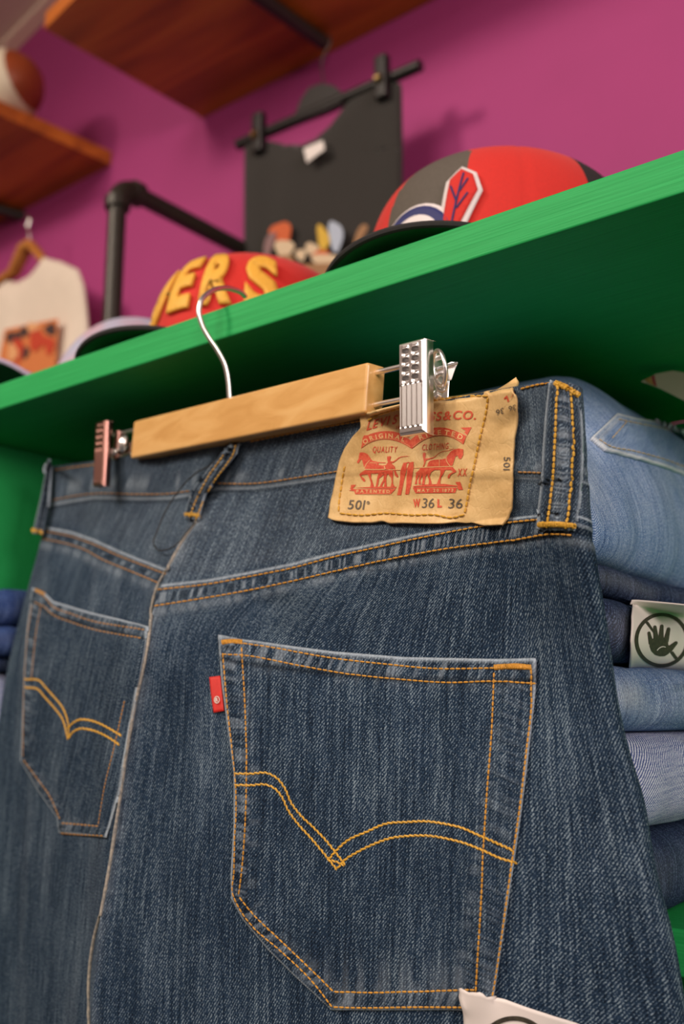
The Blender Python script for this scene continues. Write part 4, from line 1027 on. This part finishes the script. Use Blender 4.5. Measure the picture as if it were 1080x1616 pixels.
def ring_px(cx, cy, rx, ry, w, n=24):
    o_ = [(cx+rx*math.cos(a_), cy+ry*math.sin(a_)) for a_ in np.linspace(0, 2*math.pi, n+1)]
    for k in range(n):
        a_, b_ = o_[k], o_[k+1]; f_ = lambda p_: (cx+(p_[0]-cx)*(1-w/rx), cy+(p_[1]-cy)*(1-w/ry))
        yield [a_, b_, f_(b_), f_(a_)]
blkp.build('grey_stamp', M['grey_ink'], oP, smooth=True); blkp = MB()
print_polys(blkp, list(ring_px(581.5, 793.5, 2.6, 2.8, .8, 10))+[[(581, 792), (582.4, 792.3), (582, 795), (580.8, 794.8)]], .00032)
blkp.build('grey_stamp', M['grey_ink'], oP, smooth=True)
blkp = MB()
print_text(blkp, text_px('36', [(814, 638), (803, 641)], 9, up=(.1, 1), bold=-.004, flip=1), .00032)
blkp.build('grey_stamp', M['grey_ink'], oP, smooth=True); blkp = MB()
print_text(blkp, text_px('36', [(795, 643), (783, 647)], 9, up=(.1, 1), bold=-.004), .00032)
blkp.build('grey_stamp', M['grey_ink'], oP, smooth=True); blkp = MB()
print_text(blkp, text_px('501', [(796, 721), (795, 742)], 10, up=(1, 0), bold=.01), .00032)
blkp.build('grey_stamp', M['grey_ink'], oP, smooth=True)
stitches('patch_stitching', [[(580, 664), (604, 652), (640, 642), (690, 632), (730, 627), (771, 625)], [(771, 627), (768, 650), (762, 675), (755, 705), (749, 735), (742, 765), (738, 790), (734, 810)],
    [(734, 812), (712, 817), (690, 813), (650, 813), (610, 810), (570, 813), (536, 810)], [(535, 808), (536, 790), (539, 770), (542, 750), (545, 735)]], TY, oP, step=10, rad=.00045, trees=patch_bvh, off=.0006)
# loose black cord looped through the centre belt loop
tc_ = [(362, 702), (345, 722), (318, 744), (290, 778), (268, 815), (256, 845), (250, 862), (256, 872), (272, 872), (288, 860), (300, 842), (312, 826)]
pp = smooth_path(np.array(tc_, float), 50)
MB().tube([put(x, y, .004+.004*math.sin(math.pi*k/49)) for k, (x, y) in enumerate(pp)], .00042, 8).build('tag_cord', M['cord'], None, smooth=True)
tag(bpy.data.objects['tag_cord'], 'thin black cord hanging in a loop from the centre belt loop', 'cord')

# ================================================================ clip hanger
BLw = unp(208, 694, .653); BRw = unp(578, 611, .473)
ez = BRw-BLw; Lb = np.linalg.norm(ez); ez /= Lb
upb = np.array([0, 0, 1.])-ez*ez[2]; upb /= np.linalg.norm(upb); nb = np.cross(ez, upb)
if np.dot(nb, CAM-BRw) < 0: nb = -nb
AX = (ez, nb, upb); O = BLw
Hh = empty('clip_hanger', O+ez*Lb/2, 'pale wooden trouser hanger with chrome hook and two ribbed chrome clips holding the dark jeans', 'hanger')
def W3(x, y, z): return O+x*ez+y*nb+z*upb
TB = .012
ob = MB().box((0, -TB, -.0125), (Lb, 0, .0125), 0, AX, O).build('wooden_bar', M['bar_wood'], Hh, bevel=.0016, seg=3)
def xat(px):                                     # place along the bar under a photo column
    lo, hi = -.3, .6
    for _ in range(50):
        m_ = (lo+hi)/2; p = W3(m_, 0, 0)-CAM
        if 540+FPX*np.dot(p, RT)/np.dot(p, FW) < px: lo = m_
        else: hi = m_
    return m_
xc1, xc0 = xat(673), xat(177)
for x0, x1 in ((Lb-.004, xc1+.004), (xc0-.010, .004)):
    for zz in (.0085, -.0075): MB().tube([W3(x0, -.006, zz), W3(x1, -.006, zz)], .00135, 12).build('rod', M['chrome'], Hh, smooth=True)
    if False: MB().tube([W3(x1, -.006, .0085), W3(x1+.002, -.006, .0085), W3(x1+.002, -.006, -.0075), W3(x1, -.006, -.0075)], .0013, 10).build('rod_end', M['chrome'], Hh, smooth=True)
# hook
zo = np.dot(W3(xat(362), -.006, .0125)-CAM, FW)
hp = [(362.5, 628, 0), (361, 605, 0), (355, 575, 0), (343, 552, 0), (330, 533, .000), (319, 512, .001), (314, 492, .002), (318, 474, .004), (330, 462, .010), (348, 455, .020), (368, 457, .031), (382, 463, .037), (388, 469, .040)]
hpts = smooth_path(np.array([unp(x, y, zo+dz) for x, y, dz in hp]), 60)
MB().tube(hpts, [.00155]*58+[.0017, .0012], 12).build('hook', M['chrome'], Hh, smooth=True)
def clip(xc, ht_top, ht_bot, wdt, mat, ring, tilt):
    """ribbed front jaw, plain back jaw, spring ring"""
    t_out = np.array(nb)
    c_ = None
    nu, nv = 64, 150
    a = np.linspace(-.5, .5, nu)[None]*np.ones((nv, 1)); b = np.linspace(0, 1, nv)[:, None]*np.ones((1, nu))
    h = np.zeros(a.shape)
    # upper part: two columns of four scooped louvres
    for r in range(4):
        for s_ in (-1, 1):
            cx = .19*s_; cy = .10+.098*r
            da = np.abs(a-cx)/.15; db = (b-cy)
            m_ = np.exp(-np.maximum(da-0.6, 0)**2/.06)
            h += -.0008*m_*np.exp(-(((db-.022)/.022)**2))+.0007*m_*np.exp(-(((db+.024)/.022)**2))
    # lower part: four long ribs
    env = sstep(.45, .47, b)*(1-sstep(.915, .935, b))
    rib = np.zeros(a.shape)
    for k in range(4): rib = np.maximum(rib, np.exp(-((a-(-.30+.2*k))/.062)**2))
    h += env*(rib*.0010-.0005)
    rim = np.minimum(np.minimum(.5-np.abs(a), .5)*wdt, np.minimum(b, 1-b)*(ht_top+ht_bot))
    h = h*sstep(.0006, .0014, rim)+.0
    h -= .0012*(1-sstep(0, .0010, rim))
    front = .0095
    P = np.zeros(a.shape+(3,)); z = ht_top-b*(ht_top+ht_bot)
    y = front-tilt*(b-.4)*.01+h
    P = O+(xc+a*wdt)[..., None]*ez+y[..., None]*nb+z[..., None]*upb
    # folded flanges down each side
    dl = nb*-.0052
    P = np.concatenate([P[:, :1]+dl, P, P[:, -1:]+dl], 1); P = np.concatenate([P[:1]+dl*.4, P, P[-1:]+dl*.5], 0)
    cp = empty('clip', W3(xc, 0, 0), None, None); cp.parent = Hh; bpy.context.view_layer.update(); cp.matrix_parent_inverse = parent_world(Hh).inverted()
    j = link('front_jaw', grid_mesh('front_jaw', P), mat, cp)
    s = j.modifiers.new('s', 'SOLIDIFY'); s.thickness = .0005; s.offset = -1
    MB().box((xc-wdt*.46, -.0135, -ht_bot*.98), (xc+wdt*.10, -.0125, ht_top*.3), 0, AX, O).build('back_jaw', mat, cp, bevel=.0005)
    MB().box((xc-wdt*.40, -.010, -.010), (xc+wdt*.05, -.003, .011), 0, AX, O).build('slider', mat, cp, bevel=.0015)
    return cp
cpR = clip(xc1, .0125, .0285, .0158, M['chrome'], True, .35)
cpL = clip(xc0, .0140, .0300, .0135, M['bronze'], False, .2)
# spring ring and bent wire beside the right clip
def torus_px(cx, cy, rx, ry, z, rad, rot=0, n=40, a0=0, a1=2*math.pi, dz=.0):
    an = np.linspace(a0, a1, n)
    return [unp(cx+rx*math.cos(t_)*math.cos(rot)-ry*math.sin(t_)*math.sin(rot), cy+rx*math.cos(t_)*math.sin(rot)+ry*math.sin(t_)*math.cos(rot), z+dz*math.cos(t_)) for t_ in an]
zr = np.dot(W3(xc1+.012, 0, .004)-CAM, FW)
MB().tube(torus_px(694, 581, 9.5, 28, zr+.004, 0, -.12, dz=-.006), .0010, 10).build('spring_ring', M['chrome'], cpR, smooth=True)
MB().tube(torus_px(697, 604, 8.5, 13, zr+.006, 0, -.1, dz=-.003), .0008, 10).build('spring_ring', M['chrome'], cpR, smooth=True)
mb = MB()
wing = [unp(x, y, zr+.012) for x, y in [(688, 580), (700, 576), (712, 570), (724, 571), (719, 583), (713, 600), (708, 601), (706, 588), (697, 590), (690, 597)]]
mb.prism(wing, FW*.0012)
o = mb.build('spring_wing', M['chrome'], cpR, bevel=.0004)
MB().tube([unp(x, y, zr+.010) for x, y in ((690, 583), (706, 577), (722, 573))], .0007, 8).build('spring_wire', M['chrome'], cpR, smooth=True)
MB().tube([unp(x, y, zr+.004) for x, y in ((686, 628), (690, 623), (697, 626))], [.0016, .0022, .0012], 10).build('rivet', M['chrome'], cpR, smooth=True)
zl = np.dot(W3(xat(185), 0, 0)-CAM, FW)
MB().tube([unp(x, y, zl-.004) for x, y in ((190, 712), (194, 703), (197, 694), (200, 688))], [.0020, .0038, .0034, .0012], 12).build('spring_barrel', M['chrome'], cpL, smooth=True)
MB().tube([unp(x, y, zl-.004) for x, y in ((177, 716), (181, 712), (184, 710))], [.0014, .0024, .0012], 12).build('rivet', M['chrome'], cpL, smooth=True)

# ================================================================ printed white tags
def hand_polys():
    """round no-touch sign in a unit square: ring, bar and an open hand (y down)"""
    F = lambda cx, cy, a_, w_, L_: [(cx+(-w_/2)*math.cos(a_)-(-y_)*0, 0) for y_ in ()]
    def finger(x0, y0, x1, y1, w0, w1):
        d_ = np.array([x1-x0, y1-y0]); L_ = np.linalg.norm(d_); d_ /= L_; n_ = np.array([-d_[1], d_[0]])
        p0 = np.array([x0, y0]); p1 = np.array([x1, y1]); tip = [p1+d_*w1*.5*math.cos(t_)+n_*w1*.5*math.sin(t_) for t_ in np.linspace(-math.pi/2, math.pi/2, 8)]
        return [tuple(p) for p in [p0-n_*w0/2]+tip+[p0+n_*w0/2]]
    X = lambda x, y: ((x-770)/390, (y-815)/390)
    fg = lambda a_, b_, c_, d_, w0, w1: finger(*X(a_, b_), *X(c_, d_), w0/390, w1/390)
    polys = [fg(620, 880, 575, 725, 70, 42), fg(690, 830, 655, 635, 80, 50), fg(755, 800, 755, 615, 80, 52), fg(830, 830, 858, 650, 80, 52), fg(880, 950, 980, 842, 100, 50)]
    polys.append([X(*p) for p in [(590, 850), (640, 800), (760, 760), (860, 800), (868, 880), (940, 900), (915, 960), (880, 1010), (830, 1045), (760, 1052), (690, 1035), (630, 985), (600, 920)]])
    polys.append([X(500, 565), X(550, 560), X(650, 690), X(640, 720)]); polys.append([X(900, 985), X(945, 965), X(1020, 1055), X(985, 1080)])
    return polys, [X(705, 965), X(740, 925), X(780, 905), X(828, 908)]
def sign_on(surface, parent, cx, cy, r, rot=0.0, name='no_touch_sign'):
    polys, line = hand_polys(); mb = MB(); c_, s_ = math.cos(rot), math.sin(rot)
    def mp(p): return surface(cx+r*(p[0]*c_-p[1]*s_), cy+r*(p[0]*s_+p[1]*c_))
    for k, po in enumerate(polys):
        bmx = bmesh.new(); vs = [bmx.verts.new((*p, 0)) for p in po]
        for t_ in tessellate_polygon([[Vector((*p, 0)) for p in po]]):
            try: bmx.faces.new([vs[i] for i in t_])
            except ValueError: pass
        for _ in range(3):
            le = [e_ for e_ in bmx.edges if e_.calc_length() > .2]
            if not le: break
            bmesh.ops.subdivide_edges(bmx, edges=le, cuts=1); bmesh.ops.triangulate(bmx, faces=bmx.faces[:])
        bmx.verts.index_update(); mb.add([mp((x.co.x, x.co.y)) for x in bmx.verts], [tuple(x.index for x in fc.verts) for fc in bmx.faces]); bmx.free()
    n = 64; o_ = [(1.02*math.cos(t_), 1.02*math.sin(t_)) for t_ in np.linspace(0, 2*math.pi, n+1)]
    for k in range(n): mb.add([mp(o_[k]), mp(o_[k+1]), mp((o_[k+1][0]*.87, o_[k+1][1]*.87)), mp((o_[k][0]*.87, o_[k][1]*.87))], [(0, 1, 2, 3)])
    mb.build(name, M['ink'], parent, smooth=True)
    mb = MB(); pl_ = smooth_path(np.array(line), 10); nrm = np.array([.02, .03])
    pts = [(p[0], p[1]) for p in pl_]+[(p[0]+nrm[0], p[1]+nrm[1]) for p in pl_[::-1]]
    ctr = [mp(p) for p in pts]; sh_ = (CAM-np.mean(ctr, 0)); sh_ = sh_/np.linalg.norm(sh_)*.0002
    mb.add([q+sh_ for q in ctr], [tuple(range(len(pts)))]); mb.build('palm_line', M['paper'], parent)
# tag tucked against the right pocket, running out of the frame
tq = coons([(727, 1557), (765, 1564), (800, 1571), (860, 1590), (935, 1617)], [(742, 1880), (830, 1900), (950, 1930)], [(727, 1557), (734, 1600), (742, 1880)], [(935, 1617), (945, 1760), (950, 1930)], 40, 50)
u = np.linspace(0, 1, 40)[None]; v = np.linspace(0, 1, 50)[:, None]
P = project_grid(tq, .0035+.004*np.sin(u*math.pi)*np.ones_like(v)+.002*(1-v)*u+.0004*(n2(tq[..., 0]/50, tq[..., 1]/60, 71)-.5), list(bvh_parts)+[PB[2]])
for _ in range(10): P[1:-1, 1:-1] = (P[:-2, 1:-1]+P[2:, 1:-1]+P[1:-1, :-2]+P[1:-1, 2:])/4
tg = empty('paper_tag', P[-1, 20], 'white paper tag with a black ring sign over the right pocket of the hanging jeans', 'tag')
o = link('card', grid_mesh('card', P), M['paper'], tg); s = o.modifiers.new('s', 'SOLIDIFY'); s.thickness = .0004; s.offset = -1
tgb = [add_bvh(P)]
sign_on(lambda x, y: put(x, y, .0004, tgb), tg, 812, 1662, 58, .25)

# ================================================================ folded jeans on the lower shelf
XS = -.171
def zy(py, d=.46): return CAM[2]+((808-py)/FPX*math.cos(PIT)+math.sin(PIT))*d
def folded(name, z0, z1, xs, y0, y1, mat, label, lean=0.0, bulge=.5, seed=1, length=.155, layers=1, wearamt=.1, parent=None, cat='jeans', group=None, slope=0.0, droop=0.0):
    """garment folded flat: a rolled edge faces +X, runs along Y; several layers show as creases"""
    t = empty(name, (xs-length/2, (y0+y1)/2, z0), label, cat, group)
    H = z1-z0; n = 90; m = 90
    a = np.linspace(0, 1, n)
    # profile from lower left, round the rolled edge, to the upper left
    px_, pz_ = [], []
    r = min(H/2, .022)
    for q in np.linspace(0, 1, 12)[:-1]: px_.append(-length+(length-r)*q); pz_.append(0)
    for q in np.linspace(0, 1, n-24):
        zz = q*H; e = abs(2*q-1); bx_ = -r*(1-(1-e**2.6)**.5) if e < 1 else -r
        px_.append(bx_-lean*q**1.4); pz_.append(zz)
    for q in np.linspace(0, 1, 14)[1:]: px_.append(-r-lean-(length-r-lean)*q); pz_.append(H)
    px_ = np.array(px_); pz_ = np.array(pz_); yy = np.linspace(y0, y1, m)
    Xg = np.repeat(px_[:, None], m, 1); Zg = np.repeat(pz_[:, None], m, 1); Yg = np.repeat(yy[None], len(px_), 0)
    face = np.exp(-((Xg)/.05)**2)
    lift = .010*(n2(Yg*14, Zg*12, seed)-.5)+.003*(n2(Yg*60, Zg*26, seed+5)-.5)
    ends = sstep(0, .012, Yg-y0)*sstep(0, .012, y1-Yg)
    endr = 1-.35*(1-ends)
    Hy = 1-droop*(1-sstep(0, .12, Yg-y0))
    Xn = xs+Xg+lift*face; Zn = z0+(H/2+(Zg-H/2)*endr)*Hy+.0014*(n2(Yg*30, Xg*20, seed+9)-.5)*(Zg > H*.05)+slope*(Yg-y0)
    Xn = Xn-.008*(1-ends)*(Xg > -length*.9)
    P = np.stack([Xn, Yg, Zn], -1)
    uc = np.concatenate([[0], np.cumsum(np.hypot(np.diff(px_), np.diff(pz_)))])
    UV = np.stack([Yg, np.repeat(uc[:, None], m, 1)], -1)
    wear = np.clip(wearamt*n2(Yg*40, Zg*60, seed+3)*2*np.exp(-((Zg-H/2)/(H*.3))**2), 0, 1)
    UV2 = UV.copy(); 
    o = link('folded_cloth', grid_mesh('folded_cloth', P, UV2, dict(wear=wear)), mat, t)
    # end caps
    for k in (0, -1):
        mb = MB(); mb.add(P[:, k], [tuple(range(len(px_)))]); mb.build('end_fold', mat, t)
    return t, P
zc_ = [ZB-.020, zy(893), zy(946), zy(1051), zy(1156), zy(1305), zy(1428), ZL]
Y0, Y1 = .405, .70
G1 = 'jeans folded in the stack on the right of the lower green shelf'
tA, PA = folded('folded_jeans', zc_[1]+.0005, zc_[0], XS-.002, Y0, Y1, M['denim_light'], 'light blue folded jeans on top of the right-hand stack, back pocket showing', lean=.045, droop=.36, seed=11, wearamt=.12, group=G1)
tB, _ = folded('folded_jeans', zc_[2]+.0005, zc_[1], XS-.008, Y0, Y1, M['denim_dark'], 'thin dark navy folded jeans directly under the light blue pair', seed=12, group=G1)
tC, PC = folded('folded_jeans', zc_[3]+.0005, zc_[2], XS-.003, Y0, Y1, M['denim_dark'], 'dark navy folded jeans wrapped with the white no-touch tag', seed=13, group=G1)
tD, _ = folded('folded_jeans', zc_[4]+.0005, zc_[3], XS+.001, Y0, Y1, M['denim_mid'], 'mid blue folded jeans just below the white tag', seed=14, wearamt=.3, group=G1)
tE, _ = folded('folded_jeans', zc_[5]+.0005, zc_[4], XS+.002, Y0, Y1, M['denim_pale'], 'pale lilac-blue coarse twill folded jeans in the stack', seed=15, group=G1)
tF, _ = folded('folded_jeans', ZL+.0005, zc_[5], XS-.004, Y0, Y1, M['denim_dark'], 'dark folded jeans at the bottom of the stack on the green shelf', seed=16, group=G1)
# pocket on the top pair
bA = [add_bvh(PA)]
pq = coons([(972, 655), (1000, 662), (1040, 668), (1100, 690)], [(932, 693), (955, 713), (990, 722), (1040, 736), (1100, 758)], [(972, 655), (932, 693)], [(1100, 690), (1110, 720), (1100, 758)], 110, 60)
de = np.minimum.reduce([pdist(pq[..., 0], pq[..., 1], L_)[0] for L_ in ([(972, 655), (1000, 662), (1040, 668), (1100, 690)], [(932, 693), (955, 713), (990, 722), (1040, 736), (1100, 758)], [(972, 655), (932, 693)])])
sb_, _, ar = pdist(pq[..., 0], pq[..., 1], [(932, 693), (955, 713), (990, 722), (1040, 736), (1100, 758)])
offp = .0032+.0012*np.exp(-((sb_-4)/5)**2)*n1(ar/8, 4)
P = np.zeros(pq.shape[:2]+(3,))
for i in range(P.shape[0]):
    for j in range(P.shape[1]): P[i, j] = put(pq[i, j, 0], pq[i, j, 1], offp[i, j], bA, x0=1000)
wr = np.clip(.9*(1-sstep(1, 5, de))+.5*np.exp(-((de-8)/4)**2)*n1(ar/6, 9), 0, 1)
o = link('back_pocket', grid_mesh('back_pocket', P, np.stack(arcs(P), -1), dict(wear=wr)), M['denim_light'], tA)
s = o.modifiers.new('s', 'SOLIDIFY'); s.thickness = .0028; s.offset = -1
bq = [add_bvh(P)]
stitches('pocket_stitching', [[(976, 662), (1010, 669), (1045, 676), (1090, 692)], [(945, 693), (962, 704), (1000, 712), (1045, 724), (1095, 742)], [(990, 665), (966, 692)]], simple('faded_thread', srgb(176, 160, 140), .7), o, step=8, trees=bq)
# pale printed card lying on the top pair
cq = [(1012, 602), (1036, 590), (1062, 585), (1092, 590), (1096, 640), (1072, 628), (1044, 614)]
zc0 = np.dot(PA[60, 45]-CAM, FW)
pts = [onZ(x, y, zc_[0]+.004) if False else unp(x, y, zc0+.035) for x, y in cq]
lc = empty('label_card', pts[0], 'cream label card with a coloured edge lying on the light blue folded jeans', 'label')
MB().prism(pts, FW*.0008).build('card', simple('cream_card', srgb(180, 172, 150), .6), lc)
sp_ = [unp(x, y, zc0+.0345) for x, y in [(1018, 599), (1028, 594), (1034, 609), (1023, 604)]]; MB().prism(sp_, FW*.0003).build('coloured_edge', simple('ochre_ink', srgb(170, 130, 60), .6), lc)
sp_ = [unp(x, y, zc0+.0345) for x, y in [(1028, 594), (1033, 591.5), (1037, 610), (1032, 608)]]; MB().prism(sp_, FW*.0003).build('coloured_edge', simple('crimson_ink', srgb(150, 36, 40), .6), lc)
# white tag wrapped round the third pair
bC = [add_bvh(PC)]
tq = coons([(998, 947), (1030, 950), (1110, 958)], [(992, 1052), (1040, 1062), (1110, 1076)], [(998, 947), (989, 975), (986, 1010), (992, 1052)], [(1110, 958), (1110, 1076)], 40, 40)
P = np.zeros(tq.shape[:2]+(3,))
for i in range(40):
    for j in range(40): P[i, j] = put(tq[i, j, 0], tq[i, j, 1], .004+.002*math.sin(math.pi*i/39), bC, x0=1020)
for _ in range(12): P[1:-1, 1:-1] = (P[:-2, 1:-1]+P[2:, 1:-1]+P[1:-1, :-2]+P[1:-1, 2:])/4
tg2 = empty('paper_tag', P[-1, 20], 'white paper tag with a black crossed-out hand sign, wrapped round folded navy jeans', 'tag')
o = link('card', grid_mesh('card', P), M['paper'], tg2); s = o.modifiers.new('s', 'SOLIDIFY'); s.thickness = .0005; s.offset = -1
tb2 = [add_bvh(P)]
sign_on(lambda x, y: put(x, y, .0004, tb2, x0=1040), tg2, 1044.5, 1010, 42, .07)
# folded jeans at the far left, inside the same unit
XL = float(onZ(20, 1000, 1.30+.02)[0])
zl0 = [zy(1085, .95), zy(1052, .95), zy(990, .95), zy(925, .95)]
def folded_left(z0, z1, mat, label, seed, dx=0.0):
    return folded('folded_jeans', z0, z1, XLf+dx, .422, .66, mat, label, seed=seed, length=.048, wearamt=.05)
XLf = XD+.052
hz = lambda py: float(onX(6, py, XLf)[2])
folded_left(hz(986)+.0005, hz(925), M['denim_blue'], 'royal blue folded jeans topping the stack at the far left', 21)
folded_left(hz(1036)+.0005, hz(986), M['denim_blue'], 'blue folded jeans second from the top of the far left stack', 22, .002)
folded_left(hz(1060)+.0005, hz(1036), M['denim_dark'], 'thin dark folded jeans in the far left stack', 23, -.006)
folded_left(ZL+.0005, hz(1060), M['denim_pale'], 'pale grey-blue folded jeans at the bottom of the far left stack', 24, .001)
